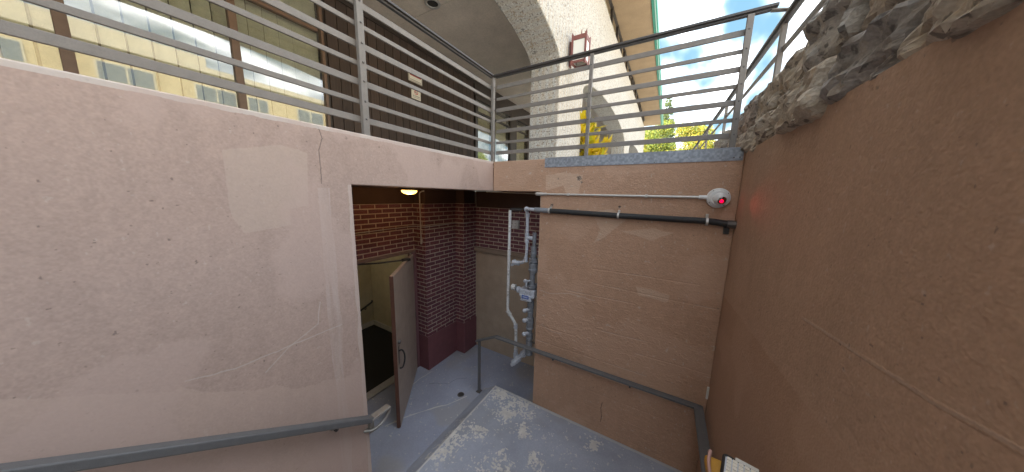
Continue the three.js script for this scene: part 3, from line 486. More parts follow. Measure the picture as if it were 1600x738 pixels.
single('caulk_bead', rbox(uB - 0.014, uB + 0.002, vR - 0.002, vR + 0.018, -1.93, -1.80, 0.006), M.white, 'torn pale sealant bead in the corner of the brown walls', 'sealant');
{ // dome camera
  const c = V(uB, -0.391, 0.014), O = new THREE.Vector3(-1, 0, 0), th = thing('dome_camera', 'white dome security camera with a glowing red lens', 'camera', V(uB, -0.391, -0.09));
  part('base_ring', lathe([[0, 0], [0.084, 0], [0.087, 0.008], [0.086, 0.030], [0.080, 0.038], [0.074, 0.042], [0, 0.042]], c, O, 48), M.camWhite, th);
  part('trim_ring', lathe([[0.044, 0.042], [0.070, 0.043], [0.070, 0.050], [0.064, 0.058], [0.052, 0.062], [0.044, 0.062]], c, O, 48), M.camWhite, th);
  const d = new THREE.Vector3(-0.80, -0.42, 0.40).normalize(), e = c.clone().add(new THREE.Vector3(-0.056, -0.004, 0.004));
  part('eyeball', ball(e, 0.050), M.camWhite, th);
  const f = part('lens_window', lathe([[0, 0.053], [0.026, 0.051], [0.032, 0.045], [0.034, 0.035]], e, d, 32), new THREE.MeshPhysicalMaterial({ color: rgb(0.05, 0.008, 0.01), roughness: 0.12, clearcoat: 1 }), th);
  const side = d.clone().cross(new THREE.Vector3(0, 1, 0)).normalize();
  part('red_led', ball(e.clone().addScaledVector(d, 0.0525).addScaledVector(side, 0.012), 0.012), S({ color: rgb(0.4, 0.0, 0.02), emissive: rgb(1.0, 0.0, 0.012), emissiveIntensity: 2.2 }), f);
  part('cable_gland', merge(rod(V(2.935, -0.25, 0.018), V(2.935, -0.310, 0.018), 0.019)), M.camWhite, th);
  for (let k = 0; k < 4; k++) { const a = k * Math.PI / 2 + 0.6; part('screw', ball(c.clone().add(new THREE.Vector3(-0.0425, 0.076 * Math.sin(a), 0.076 * Math.cos(a))), 0.004), M.bolt, th); }
  const led = e.clone().addScaledVector(d, 0.085).addScaledVector(side, 0.018);
  const s = new THREE.SpotLight(new THREE.Color(1.0, 0.03, 0.03), 0.022, 0, 0.42, 1, 2); s.position.copy(led); s.target.position.copy(V(1.75, vR, -0.02)); s.castShadow = true; s.shadow.radius = 0.5; scene.add(s, s.target);
}
// ---------------------------------------------------------------- stair handrails
{
  const th = thing('stair_handrail', 'grey flat bar handrail on a post, running around the brown walls', 'handrail', V(2.876, 2.211, FL));
  const q = 2.885, H = -2.005;
  part('post', bar(V(2.878, 2.205, FL), V(2.878, 2.205, -2.165), 0.034, 0.034, new THREE.Vector3(1, 0, 0)), M.stairRail, th);
  part('base_plate', rbox(2.84, 2.915, 2.172, 2.24, FL + 0.001, FL + 0.012, 0.003), M.bolt, th);
  part('end_bar', bar(V(q, 2.26, -2.175), V(q, 1.915, H + 0.002), 0.062, 0.022), M.stairRail, th);
  part('wall_bar', bar(V(q, 1.925, H), V(q, -0.49, H), 0.068, 0.024), M.stairRail, th);
  part('side_bar', bar(V(2.91, -0.462, H + 0.001), V(1.15, -0.462, H - 0.03), 0.078, 0.026), M.stairRail, th);
  part('climbing_bar', bar(V(1.16, -0.462, H - 0.03), V(-2.6, -0.462, H + 0.65 * 3.75), 0.078, 0.026), M.stairRail, th);
  for (const v of [0.15, 1.05]) part('bracket', pipe([V(q, v, H - 0.005), V(q + 0.005, v, H - 0.06), V(uB + 0.004, v, H - 0.065)], 0.009, 0.03), M.darkSteel, th);
  for (const u of [2.2, 1.2]) part('bracket', pipe([V(u, -0.462, H - 0.02), V(u, -0.47, H - 0.08), V(u, vR - 0.004, H - 0.085)], 0.009, 0.03), M.darkSteel, th);
  part('weld', ball(V(q, -0.462, H + 0.004), 0.030, [1, 0.55, 1]), M.stairRail, th);
}
{
  const th = thing('stair_handrail', 'grey sloping handrail with a bright bent end on the pale wall', 'handrail', V(0.83, 1.96, -2.0));
  const k = -0.652, at = (u) => V(u, 1.962, -1.885 + (u - 1.08) * k);
  part('rail', bar(at(-2.4), at(1.085), 0.058, 0.048, undefined, 0.010), M.stairRail, th);
  part('end_piece', merge(bar(at(1.075), V(1.245, 1.962, -1.885), 0.062, 0.020), pipe([V(1.235, 1.962, -1.890), V(1.250, 1.962, -1.93), V(1.19, 1.965, -2.0), V(1.11, 1.985, -2.03), V(1.06, 2.045, -2.03)], 0.013, 0.03)), M.brightSteel, th, 'worn bright metal return at the lower end');
  for (const u of [0.83, -0.4, -1.7]) part('bracket', pipe([at(u).add(new THREE.Vector3(0, -0.012, 0)), at(u).add(new THREE.Vector3(0, -0.07, -0.012)), at(u).add(new THREE.Vector3(0, -0.075, -0.082))], 0.010, 0.03), M.darkSteel, th);
  part('bracket_tab', merge(rbox(0.80, 0.86, 1.985, 2.034, -1.775, -1.765, 0.003), rbox(1.09, 1.125, 2.0, 2.06, -2.06, -1.95, 0.004)), M.brightSteel, th);
}
// ---------------------------------------------------------------- terrace railings
const railH = [1.367, 1.224, 1.087, 0.955, 0.823, 0.681, 0.553];
{
  const th = thing('terrace_railing', 'grey metal terrace railing above the pale wall, in front of the dark boards', 'railing', V(1.25, vL + 0.05, TOP));
  const r = vL + 0.035, rb = r + 0.02;
  for (const [u, w] of [[-0.45, 0.05], [1.256, 0.05], [uB + 0.03, 0.042]]) {
    const p = part('post', bar(V(u, r, TOP - 0.012), V(u, r, 1.476), w, 0.036, new THREE.Vector3(0, 0, 1)), M.railPaint, th);
    for (const h of railH) part('bolt', ball(V(u, r - 0.019, h), 0.008, [1, 1, 0.6]), M.bolt, p);
  }
  railH.forEach((h, i) => part('rail', bar(V(-2.6, rb + 0.012, h), V(uB + 0.035, rb + 0.012, h), 0.014, i % 2 ? 0.034 : 0.047), M.railPaint, th));
  part('handrail', merge(bar(V(-2.6, r + 0.01, 1.500), V(uB + 0.055, r + 0.01, 1.500), 0.062, 0.020), bar(V(-2.6, r + 0.01, 1.482), V(uB + 0.04, r + 0.01, 1.482), 0.030, 0.020)), M.railTop, th);
}
{
  const th = thing('terrace_railing', 'grey metal railing above the galvanized strip with the street behind', 'railing', V(uB + 0.03, 0.8, TOP));
  const r = uB + 0.03, rb = r + 0.02;
  for (const [v, w] of [[0.818, 0.036], [-0.440, 0.044]]) {
    const p = part('post', bar(V(r, v, TOP - 0.012), V(r, v, 1.476), 0.036, w, new THREE.Vector3(0, 0, 1)), M.railPaint, th);
    for (const h of railH) part('bolt', ball(V(r - 0.019, v, h), 0.007, [0.6, 1, 1]), M.bolt, p);
  }
  railH.forEach((h, i) => part('rail', bar(V(rb + 0.01, vL - 0.0, h), V(rb + 0.01, -0.435, h), 0.014, i % 2 ? 0.034 : 0.047), M.railPaint, th));
  part('handrail', merge(bar(V(r + 0.01, vL + 0.02, 1.500), V(r + 0.01, -0.60, 1.500), 0.062, 0.022), bar(V(r + 0.01, vL, 1.482), V(r + 0.01, -0.56, 1.482), 0.030, 0.020)), M.railTop, th);
  part('tie_bar', bar(V(r + 0.01, -0.56, 1.476), V(r + 0.0, -0.70, 1.44), 0.04, 0.012), M.railPaint, th);
}
{
  const v = -0.665, ht = (u) => 1.459 + 0.0453 * (u - 4.245), hm = (u) => 1.21 + 0.0435 * (u - 3.63);
  const th = thing('street_railing', 'grey two bar railing standing on the rough stone wall', 'railing', V(3.0, v, 0.7));
  part('handrail', merge(bar(V(-1.5, v, ht(-1.5)), V(13, v, ht(13)), 0.062, 0.022), bar(V(-1.5, v, ht(-1.5) - 0.020), V(13, v, ht(13) - 0.020), 0.030, 0.022)), M.railTop, th);
  part('mid_rail', bar(V(-1.5, v - 0.012, hm(-1.5)), V(13, v - 0.012, hm(13)), 0.016, 0.042), M.railPaint, th);
  for (const u of [0.6, 3.04, 5.4, 7.8, 10.2, 12.6]) part('post', bar(V(u, v, 0.42), V(u, v, ht(u) - 0.03), 0.042, 0.036, new THREE.Vector3(0, 0, 1)), M.railPaint, th);
}
// ---------------------------------------------------------------- rough stone wall
{
  const th = thing('stone_wall', 'low wall of rough craggy grey brown stones above the dark brown wall', 'wall', V(3.5, -0.8, 0.38));
  part('core', box(-3.9, 13, -0.98, -0.60, 0.38, 0.72), S({ color: rgb(0.12, 0.105, 0.09), map: gMap(0.5), bumpMap: gBump(0.3), bumpScale: 0.02 }), th);
  const st = tex(512, 512, (x, y) => { const n = fbm(x * 7, y * 7, 6, 7), q = fbm(x * 9 + 5, y * 9, 4, 9), k = 0.62 + 0.62 * n + 0.25 * (vn(x * 120, y * 120, 120) - 0.5); let c = [0.40 * k, 0.375 * k, 0.345 * k]; c = mix(c, [0.46, 0.36, 0.25], 0.35 * sm(0.52, 0.72, q)); c = mix(c, [0.075, 0.07, 0.07], 0.7 * sm(0.40, 0.28, fbm(x * 16 + 2, y * 16, 5, 16))); c = mix(c, [0.52, 0.51, 0.48], 0.4 * sm(0.58, 0.74, fbm(x * 30, y * 30 + 9, 3, 30))); return c; });
  const sb = tex(512, 512, (x, y) => { const n = fbm(x * 12, y * 12, 6, 12), r = 1 - Math.abs(2 * fbm(x * 6 + 3, y * 9, 4, 6) - 1); return 0.6 * n + 0.4 * r; }, false);
  const mats = [[1, 1, 1], [0.86, 0.84, 0.84], [1.1, 1.02, 0.92], [0.75, 0.74, 0.76]].map(([r, g, b]) => S({ color: rgb(r, g, b), map: tiled(st, 0.55), bumpMap: tiled(sb, 0.45), bumpScale: 0.022, roughness: 0.95 }));
  const stone = (u0, u1, v0, v1, h0, h1) => {
    const nx = Math.max(8, Math.round((u1 - u0) / 0.028)), g0 = new THREE.BoxGeometry(1, 1, 1, nx, 12, 10), p = g0.attributes.position, ox = rr(0, 200), oy = rr(0, 200), lean = rr(-0.5, 0.5), tap = rr(-0.25, 0.25);
    const du = u1 - u0, dh = h1 - h0, dv = v1 - v0;
    for (let i = 0; i < p.count; i++) {
      let x = p.getX(i) * 2, y = p.getY(i) * 2, z = p.getZ(i) * 2; const L = Math.pow(Math.pow(Math.abs(x), 9) + Math.pow(Math.abs(y), 9) + Math.pow(Math.abs(z), 9), 1 / 9); x /= L; y /= L; z /= L;
      const X = x * du / 2, Y = y * dh / 2, Z = z * dv / 2;
      const a = fbm(X * 5 + ox + Z * 3, Y * 7 + oy + Z * 4, 4) - 0.5, r = 1 - Math.abs(2 * fbm(X * 8 + Y * 5 + oy, Y * 10 - Z * 6 + ox, 4) - 1), f = vn(Math.round((X + Y * lean) * 11) * 3.7 + ox, Math.round(Y * 13 + Z * 6) * 2.9 + oy) - 0.5;
      const k = 1 + 0.40 * a + 0.26 * (r - 0.6) + 0.17 * f;
      p.setXYZ(i, X * (1 + 0.12 * a) + Y * lean * 0.15, Y * (1 + tap * X / du) * (0.9 + 0.35 * a + 0.14 * (r - 0.5)), Z * k);
    }
    g0.computeVertexNormals(); const g = uvBox(g0); g.translate((u0 + u1) / 2, (h0 + h1) / 2 + EYE, -(v0 + v1) / 2); return toCreasedNormals(g, 0.45);
  };
  for (let row = 0; row < 2; row++) for (let u = -1.2 - row * 0.2; u < 12.5;) {
    const L = u > 5 ? rr(0.5, 0.9) : rr(0.30, 0.62), lo = row ? 0.618 + rr(-0.02, 0.02) : 0.365, hi = row ? 0.885 + rr(-0.05, 0.05) : 0.625 + rr(-0.03, 0.02);
    part('stone', stone(u + 0.004, u + L - 0.004, -1.0, -0.535 + rr(-0.035, 0.03) - row * 0.03, lo, hi), mats[Math.floor(rnd() * 4)], th); u += L;
  }
}
// ---------------------------------------------------------------- the arcaded building
const vA = 2.12, vI = 2.78, vF = 5.5, CEIL = 3.53, SILL = 5.66, SOF = 6.32, UE = 25.4;
{
  const b = thing('arcade_building', 'pale pebble finished building with wide arches, dark boards and a teal eave', 'building', V(8, 4, G0));
  const peb = tex(1024, 1024, (x, y) => {
    const k = 0.88 + 0.22 * fbm(x * 5, y * 5, 4, 5); let c = [0.50 * k, 0.48 * k, 0.445 * k]; const n = vn(x * 150, y * 150, 150), m = vn(x * 105 + 31, y * 105 + 9, 105), q = vn(x * 210 + 3, y * 210 + 77, 210);
    if (n > 0.74) c = mix(c, [0.20, 0.185, 0.175], 0.85 * sm(0.74, 0.82, n)); if (m > 0.76) c = mix(c, [0.33, 0.25, 0.18], 0.75 * sm(0.76, 0.84, m)); if (q > 0.72) c = mix(c, [0.68, 0.67, 0.64], 0.7);
    const st = fbm(x * 40, y * 2, 3, 2); c = mix(c, [0.50, 0.40, 0.28], 0.35 * sm(0.52, 0.7, st)); return c;
  });
  const pebB = tex(512, 512, (x, y) => 0.5 * vn(x * 75, y * 75, 75) + 0.5 * vn(x * 150 + 3, y * 150, 150), false);
  const pebble = S({ map: tiled(peb, 3.3), bumpMap: tiled(pebB, 1.6), bumpScale: 0.012, roughness: 0.95 });
  const A = 3.85, SP = 2.67, RISE = 0.64, pts = [[-13, G0 - 0.1]];
  for (const c of [-7.83, 1.56, 10.95, 20.34]) { pts.push([c - A, G0 - 0.1]); for (let i = 0; i <= 40; i++) { const t = Math.PI * (1 - i / 40); pts.push([c + A * Math.cos(t), SP + RISE * Math.sin(t)]); } pts.push([c + A, G0 - 0.1]); }
  pts.push([UE, G0 - 0.1], [UE, SILL], [-13, SILL]);
  part('arcade_wall', uvBox(extrude(pts, vI - vA, 'v', vA, [], 0.02)), pebble, b);
  part('upper_wall', merge(box(-13, UE, vA + 0.30, vI, SILL, SOF + 0.3), box(-13, UE, vI - 0.01, vI + 0.1, CEIL + 0.2, SILL)), M.room, b);
  // porch ceiling in boards between seams
  for (let i = 0; i < 16; i++) { const u = -13 + i * 2.44; part('ceiling_panel', rbox(u + 0.003, u + 2.437, vI + 0.002, vF + 0.2, CEIL, CEIL + 0.03, 0.004), M.porchCeiling, b); }
  part('ceiling_structure', box(-13, UE, vI + 0.12, 12, CEIL + 0.035, SOF), M.room, b);
  part('end_wall', box(-13.2, -13.0, vA, 12, G0 - 0.1, SOF), M.beige, b); part('end_wall', box(UE, UE + 0.2, vI + 0.1, 12, G0 - 0.1, SOF), M.beige, b); part('rear_wall', box(-13, UE, 12, 12.2, G0 - 0.1, SOF), M.beige, b);
  // eave
  for (let i = 0; i < 11; i++) { const u = -13 + i * 3.66; part('soffit_panel', rbox(u + 0.003, Math.min(u + 3.657, 27.0), 1.07, 3.2, SOF, SOF + 0.04, 0.003), M.soffit, b); }
  part('roof', box(-13.2, 27.0, 1.06, 12.4, SOF + 0.045, SOF + 0.45), M.frameDark, b);
  const gu = part('gutter', merge(rbox(-13.3, 27.05, 0.90, 1.06, SOF - 0.03, SOF + 0.20, 0.01)), M.teal, b); part('gutter_trim', rbox(-13.3, 27.06, 0.94, 0.972, SOF - 0.048, SOF - 0.029, 0.004), S({ color: rgb(0.38, 0.62, 0.55), roughness: 0.5 }), gu);
  // upper strip windows
  const rail0 = part('window_sill', rbox(4.5, UE, vA + 0.03, vA + 0.12, SILL - 0.02, SILL + 0.05, 0.006), M.frameDark, b);
  for (let u = 5.0; u < UE - 0.9;) {
    const w = rr(0.8, 1.25), f = part('upper_window', merge(rbox(u, u + 0.07, vA + 0.04, vA + 0.13, SILL + 0.052, SOF - 0.005, 0.006), rbox(u + 0.072, u + w, vA + 0.05, vA + 0.12, SOF - 0.08, SOF - 0.005, 0.006)), M.frameDark, b);
    part('pane', box(u + 0.072, u + w - 0.002, vA + 0.085, vA + 0.091, SILL + 0.052, SOF - 0.082), M.glass, f); part('curtain', rbox(u + 0.08, u + w - 0.01, vA + 0.19, vA + 0.20, SILL + 0.06, SOF - 0.09, 0.002), M.curtain, f); u += w;
  }
  // boarded facade under the porch
  const wood = tex(256, 1024, (x, y) => { const k = 0.7 + 0.5 * fbm(x * 24, y * 3, 4, 3) + 0.14 * (vn(x * 60, y * 12, 12) - 0.5); return [0.062 * k, 0.041 * k, 0.032 * k]; });
  const woodMats = [1, 0.88, 1.12].map((k) => S({ color: rgb(k, k, k), map: (() => { const t = wood.clone(); t.repeat.set(2.2, 0.4); t.needsUpdate = true; return t; })(), roughness: 0.75 }));
  for (const [p0, p1] of [[2.66, 6.92], [-13, -4.0], [10.62, UE]]) part('facade_backing', box(p0, p1, vF + 0.03, vF + 0.16, G0, CEIL - 0.002), M.frameDark, b);
  const run = (u0, u1) => { for (let u = u0, i = 0; u < u1 - 0.02; u += 0.1905, i++) part('board', rbox(u + 0.005, Math.min(u + 0.1855, u1), vF, vF + 0.028, G0, CEIL - 0.004, 0.004, 1), woodMats[(i * 7 + (i >> 2)) % 3], b); };
  run(2.72, 6.86); run(10.66, 14.8);
  part('frieze', rbox(2.68, 14.8, vF - 0.03, vF - 0.002, CEIL - 0.12, CEIL - 0.003, 0.006), M.frameDark, b);
  const win = (u0, u1, cols, hT, frame, kind, top = CEIL - 0.14) => {
    const fr = []; const t = 0.085; const xs = [u0, ...cols, u1];
    fr.push(rbox(u0, u1, vF - 0.03, vF + 0.06, top, top + 0.10, 0.005), rbox(u0 + t, u1 - t, vF - 0.025, vF + 0.055, hT - 0.03, hT + 0.03, 0.005), rbox(u0, u1, vF - 0.03, vF + 0.06, G0, G0 + 0.16, 0.005));
    for (const x of xs) fr.push(rbox(x - (x === u0 ? 0 : t / 2), x + (x === u1 ? 0 : t / 2) + (x === u0 ? t : 0) - (x === u1 ? 0 : 0), vF - 0.032, vF + 0.062, G0 + 0.161, top - 0.001, 0.005));
    const w = part('window', merge(fr), frame, b); 
    for (let i = 0; i + 1 < xs.length; i++) for (const [h0, h1] of [[G0 + 0.16, hT - 0.03], [hT + 0.03, top]]) part('pane', box(xs[i] + 0.02, xs[i + 1] - 0.02, vF + 0.012, vF + 0.018, h0, h1), M.glass, w);
    if (kind === 'slats') for (let u = u0 + 0.06; u < u1 - 0.08; u += 0.185) { const g = new RoundedBoxGeometry(0.170, top - G0 - 0.25, 0.004, 1, 0.001); g.rotateY(-0.30); g.translate(u + 0.09, (top + G0) / 2 + EYE, -(vF + 0.16)); part('blind_slat', uvBox(g), M.slat, w); }
    else for (let i = 0; i + 1 < xs.length; i++) { const W = xs[i + 1] - xs[i] - 0.06, g = new THREE.PlaneGeometry(W, top - G0 - 0.2, Math.round(W / 0.012), 1), p = g.attributes.position; for (let k = 0; k < p.count; k++) { const x = p.getX(k); p.setZ(k, 0.028 * Math.sin(x * 46 + 2 * Math.sin(x * 5)) + 0.006 * Math.sin(x * 140)); } g.computeVertexNormals(); g.translate((xs[i] + xs[i + 1]) / 2, (top + G0) / 2 + EYE, -(vF + 0.17)); part('curtain', g, M.curtain, w); }
    return w;
  };
  win(-3.9, 2.66, [-2.4, -0.9, 0.2, 1.50], 2.74, M.frameBrown, 'slats');
  win(6.92, 9.10, [8.0], 2.60, M.frameDark, 'curtain', 2.98); win(9.45, 10.60, [], 2.60, M.frameDark, 'curtain', 2.98);
  part('door_post', rbox(9.102, 9.448, vF - 0.04, vF + 0.08, G0, CEIL - 0.125, 0.006), M.frameDark, b); part('header_beam', rbox(6.86, 10.66, vF - 0.038, vF - 0.006 + 0.04, 3.085, CEIL - 0.125, 0.006), M.frameDark, b);
  part('rear_lining', box(-4.0, 10.7, vF + 0.9, vF + 1.0, G0, CEIL - 0.002), M.room, b);
  const dl = thing('ceiling_downlight', 'round recessed downlight in the porch ceiling', 'light', V(3.955, 4.148, CEIL - 0.03));
  part('trim_ring', lathe([[0.10, -0.002], [0.145, -0.004], [0.15, -0.014], [0.14, -0.022], [0.105, -0.022], [0.10, -0.002]], V(3.955, 4.148, CEIL), new THREE.Vector3(0, 1, 0), 40), M.conduit, dl);
  part('lens', lathe([[0, -0.006], [0.10, -0.004], [0.10, 0.0], [0, 0.0]], V(3.955, 4.148, CEIL - 0.003), new THREE.Vector3(0, 1, 0), 40), S({ color: rgb(0.05, 0.05, 0.05), roughness: 0.25 }), dl);
}
{ // signs on the boards
  const cv = (w, h, f) => { const c = document.createElement('canvas'); c.width = w; c.height = h; const x = c.getContext('2d'); f(x, w, h); const t = new THREE.CanvasTexture(c); t.colorSpace = THREE.SRGBColorSpace; return t; };
  const flat = (g, u0, u1, h0, h1) => uvRange(g, 0, u0, u1, h0, h1);
  const t1 = cv(256, 128, (x, w, h) => { x.fillStyle = '#d9d3c8'; x.fillRect(0, 0, w, h); x.fillStyle = '#b01722'; x.fillRect(16, 10, w - 32, 46); x.fillStyle = '#efeae0'; x.fillRect(16, 60, w - 32, 44); x.fillStyle = '#8d8781'; x.fillRect(18, 108, w - 36, 5); });
  const t2 = cv(192, 192, (x, w, h) => { x.fillStyle = '#e9e4da'; x.fillRect(0, 0, w, h); x.strokeStyle = '#b8232c'; x.lineWidth = 9; x.beginPath(); x.arc(w / 2, 70, 34, 0, 7); x.stroke(); x.beginPath(); x.moveTo(w / 2 - 24, 46); x.lineTo(w / 2 + 24, 94); x.stroke(); x.fillStyle = '#333'; x.fillRect(w / 2 - 22, 66, 40, 8); x.fillStyle = '#4a4644'; x.font = 'bold 22px sans-serif'; x.textAlign = 'center'; x.fillText('NO SMOKING', w / 2, 142); x.fillStyle = '#8a8582'; for (let i = 0; i < 9; i++) x.fillRect(24 + i * 16, 158, 10 + (i % 3) * 2, 9); });
  const a = thing('wall_sign', 'framed white sign with a red band on the dark boards', 'sign', V(4.62, vF - 0.02, 2.6));
  part('frame', rbox(4.425, 4.835, vF - 0.016, vF - 0.001, 2.61, 2.85, 0.005), S({ color: rgb(0.42, 0.38, 0.33), roughness: 0.5 }), a); part('face', flat(box(4.445, 4.815, vF - 0.021, vF - 0.0165, 2.63, 2.83), 4.445, 4.815, 2.63, 2.83), S({ map: t1, roughness: 0.5 }), a);
  single('wall_sign', flat(rbox(4.505, 4.775, vF - 0.012, vF - 0.001, 2.245, 2.49, 0.004), 4.505, 4.775, 2.245, 2.49), S({ map: t2, roughness: 0.5 }), 'square white no smoking sign below the framed red sign', 'sign');
}
{ // lantern on the pier
  const c = [5.95, 1.885], w = 0.14, h0 = 2.80, h1 = 3.27, th = thing('wall_lantern', 'maroon framed square lantern with white panes on the pale arch pier', 'lantern', V(c[0], c[1], 2.75));
  const bx = (u0, u1, v0, v1, a, b) => rbox(c[0] + u0, c[0] + u1, c[1] + v0, c[1] + v1, a, b, 0.004);
  for (const s of [-1, 1]) for (const t of [-1, 1]) part('corner_post', merge(bx(s * w - 0.02, s * w + 0.02, t * w - 0.02, t * w + 0.02, h0 - 0.05, h1 + 0.06), rod(V(c[0] + s * w, c[1] + t * w, h1 + 0.06), V(c[0] + s * (w + 0.02), c[1] + t * (w + 0.02), h1 + 0.10), 0.014, 0.004, 6)), M.lanternFrame, th);
  for (const [a, b] of [[h0 - 0.02, h0 + 0.03], [h1 - 0.05, h1 + 0.035]]) part('band', merge(bx(-w, w, -w - 0.012, -w + 0.012, a, b), bx(-w, w, w - 0.012, w + 0.012, a, b), bx(-w - 0.012, -w + 0.012, -w, w, a, b), bx(w - 0.012, w + 0.012, -w, w, a, b)), M.lanternFrame, th);
  for (const s of [-1, 1]) { part('pane', bx(-w + 0.02, w - 0.02, s * (w - 0.004) - 0.003, s * (w - 0.004) + 0.003, h0 + 0.03, h1 - 0.05), M.lanternPane, th); part('pane', bx(s * (w - 0.004) - 0.003, s * (w - 0.004) + 0.003, -w + 0.02, w - 0.02, h0 + 0.03, h1 - 0.05), M.lanternPane, th); }
  part('spike', merge(bx(-w, w, -w, w, h1 + 0.005, h1 + 0.03), rod(V(c[0], c[1], h1 + 0.02), V(c[0], c[1], h1 + 0.20), 0.022, 0.006, 8)), M.lanternFrame, th);
  part('wall_bracket', merge(bx(-0.03, 0.03, w, 0.237, h0 + 0.02, h0 + 0.06), bx(-0.03, 0.03, w, 0.237, h1 - 0.04, h1), bx(-0.05, 0.05, 0.21, 0.236, h0 - 0.02, h1)), M.lanternFrame, th);
}
// ---------------------------------------------------------------- the house across the street, mirrored in the windows
{
  const b = thing('street_building', 'sunlit cream building with bands of windows, mirrored in the terrace glass', 'building', V(6, -18, G0));
  part('wall', box(-30, 20, -24, -14, G0 - 0.1, 6.95), M.cream, b); part('parapet', box(-30.1, 20.1, -24.1, -13.85, 6.95, 7.25), M.creamLight, b); part('penthouse', box(-12, 5.6, -22, -15, 7.25, 8.15), M.creamLight, b);
  for (const h of [2.72, 4.62, 6.5]) part('band_course', box(-30.05, 20.05, -14.01, -13.9, h, h + 0.25), M.creamLight, b);
  for (const h of [1.4, 3.35, 5.25]) for (let u = -20, i = 0; u < 17.8; u += 2.3 + (i % 3) * 0.45, i++) { const W = i % 3 === 1 ? 1.1 : 1.8, w = part('window', box(u, u + W, -14.0, -13.95, h, h + 0.95), M.creamLight, b); for (const k of [0, 1]) part('pane', box(u + 0.07 + k * (W / 2 - 0.02), u + W / 2 - 0.02 + k * (W / 2 - 0.04), -13.955, -13.935, h + 0.07, h + 0.88), M.farGlass, w); part('ledge', box(u - 0.12, u + W + 0.12, -14.0, -13.82, h - 0.12, h - 0.003), M.creamLight, w); }
}
// ---------------------------------------------------------------- plants
function foliage(clumps, n, size, pick, dir = 0.5) {
  const pos = [], nor = [], col = [], idx = [], q = new THREE.Quaternion(), e = new THREE.Euler();
  const L = [[-0.5, 0, 0], [0, -0.28, 0.06], [0.5, 0, 0], [0, 0.28, 0.06]];
  const tot = clumps.reduce((s, c) => s + c[3] * c[3], 0);
  for (const [u, v, h, r, fl = 0.8] of clumps) for (let i = 0, m = Math.round(n * r * r / tot); i < m; i++) {
    const th = rnd() * 6.283, z = rr(-1, 1), R = r * Math.pow(rnd(), 0.42) * (0.82 + 0.36 * fbm(th * 2 + u, z * 3 + v + 40, 2)), s = Math.sqrt(1 - z * z);
    const c = V(u + R * s * Math.cos(th), v + R * s * Math.sin(th), h + R * z * fl); e.set(rr(-1, 1), rnd() * 6.283, rr(-1, 1)); q.setFromEuler(e);
    const k = size * rr(0.6, 1.3), o = pos.length / 3, cl = pick(), nn = new THREE.Vector3(0, 0, 1).applyQuaternion(q);
    for (const p of L) { const w = new THREE.Vector3(p[0] * k, p[1] * k, p[2] * k).applyQuaternion(q).add(c); pos.push(w.x, w.y, w.z); nor.push(nn.x, nn.y, nn.z); col.push(...cl); }
    idx.push(o, o + 1, o + 2, o, o + 2, o + 3);
  }
  const g = new THREE.BufferGeometry(); g.setAttribute('position', new THREE.Float32BufferAttribute(pos, 3)); g.setAttribute('normal', new THREE.Float32BufferAttribute(nor, 3)); g.setAttribute('color', new THREE.Float32BufferAttribute(col, 3)); g.setIndex(idx); return g;
}
const leafMat = new THREE.MeshPhysicalMaterial({ vertexColors: true, roughness: 0.9, transmission: 0.35, thickness: 0, side: THREE.DoubleSide });
function tree(name, label, u, v, base, height, rad, pick, n, size, shape = 'round') {
  const th = thing(name, label, 'tree', V(u, v, base), { group: 'trees beyond the building' }), cl = [];
  if (shape === 'cone') for (let i = 0; i < 34; i++) { const t = i / 33, R = rad * (1 - t) * 0.75 + 0.25; for (let k = 0; k < 3; k++) { const a = rnd() * 6.28; cl.push([u + Math.cos(a) * R * 0.6, v + Math.sin(a) * R * 0.6, base + height * (0.2 + 0.8 * t), R * 0.62, 0.55]); } }
  else for (let i = 0; i < 16; i++) { const a = rnd() * 6.28, z = rnd(), R = rad * Math.sqrt(Math.max(0.05, 1 - Math.pow(z * 1.7 - 0.75, 2))) * rr(0.35, 0.85); cl.push([u + Math.cos(a) * R, v + Math.sin(a) * R, base + height * (0.38 + 0.56 * z), rad * rr(0.28, 0.46), 0.75]); }
  const top = base + height * 0.8; const tr = [rod(V(u, v, base - 0.1), V(u + 0.1, v, base + height * 0.5), height * 0.024, height * 0.016, 10), rod(V(u + 0.1, v, base + height * 0.5), V(u, v + 0.1, top), height * 0.016, 0.03, 8)];
  for (const c of cl.slice(0, 9)) tr.push(rod(V(u + 0.06, v, base + height * rr(0.3, 0.5)), V(c[0], c[1], c[2]), height * 0.009, 0.02, 6));
  part('trunk', merge(tr), M.bark, th); part('crown', foliage(cl, n, size, pick), leafMat, th); return th;
}
const jit = (r, g, b) => () => { const k = rr(0.7, 1.3), t = rr(-0.12, 0.12); return [r * k * (1 + t), g * k, b * k * rr(0.6, 1.3)]; };
const jit2 = (A, B) => { const f = jit(...A), g = jit(...B); return () => (rnd() < 0.62 ? f() : g()); };
tree('broadleaf_tree', 'yellow green tree right of the teal eave, nearest in the gap', 33, -1.6, G0, 6.9, 3.0, jit2([0.34, 0.29, 0.012], [0.16, 0.21, 0.018]), 22000, 0.17);
tree('broadleaf_tree', 'fresh green tree just past the end of the eave', 37, 1.6, G0, 8.2, 3.2, jit2([0.14, 0.20, 0.018], [0.26, 0.26, 0.015]), 22000, 0.17);
tree('broadleaf_tree', 'golden tree low behind the right end of the railing', 40, -6.0, G0, 7.0, 3.6, jit2([0.36, 0.30, 0.012], [0.17, 0.22, 0.018]), 22000, 0.18);
tree('broadleaf_tree', 'olive green tree low against the end of the arcade', 31, 3.4, G0, 5.6, 2.4, jit2([0.22, 0.25, 0.018], [0.36, 0.31, 0.015]), 14000, 0.16);
tree('conifer_tree', 'slim dark conifer rising above the yellow trees', 44, 1.1, G0, 13.6, 2.3, jit(0.10, 0.14, 0.035), 26000, 0.24, 'cone');
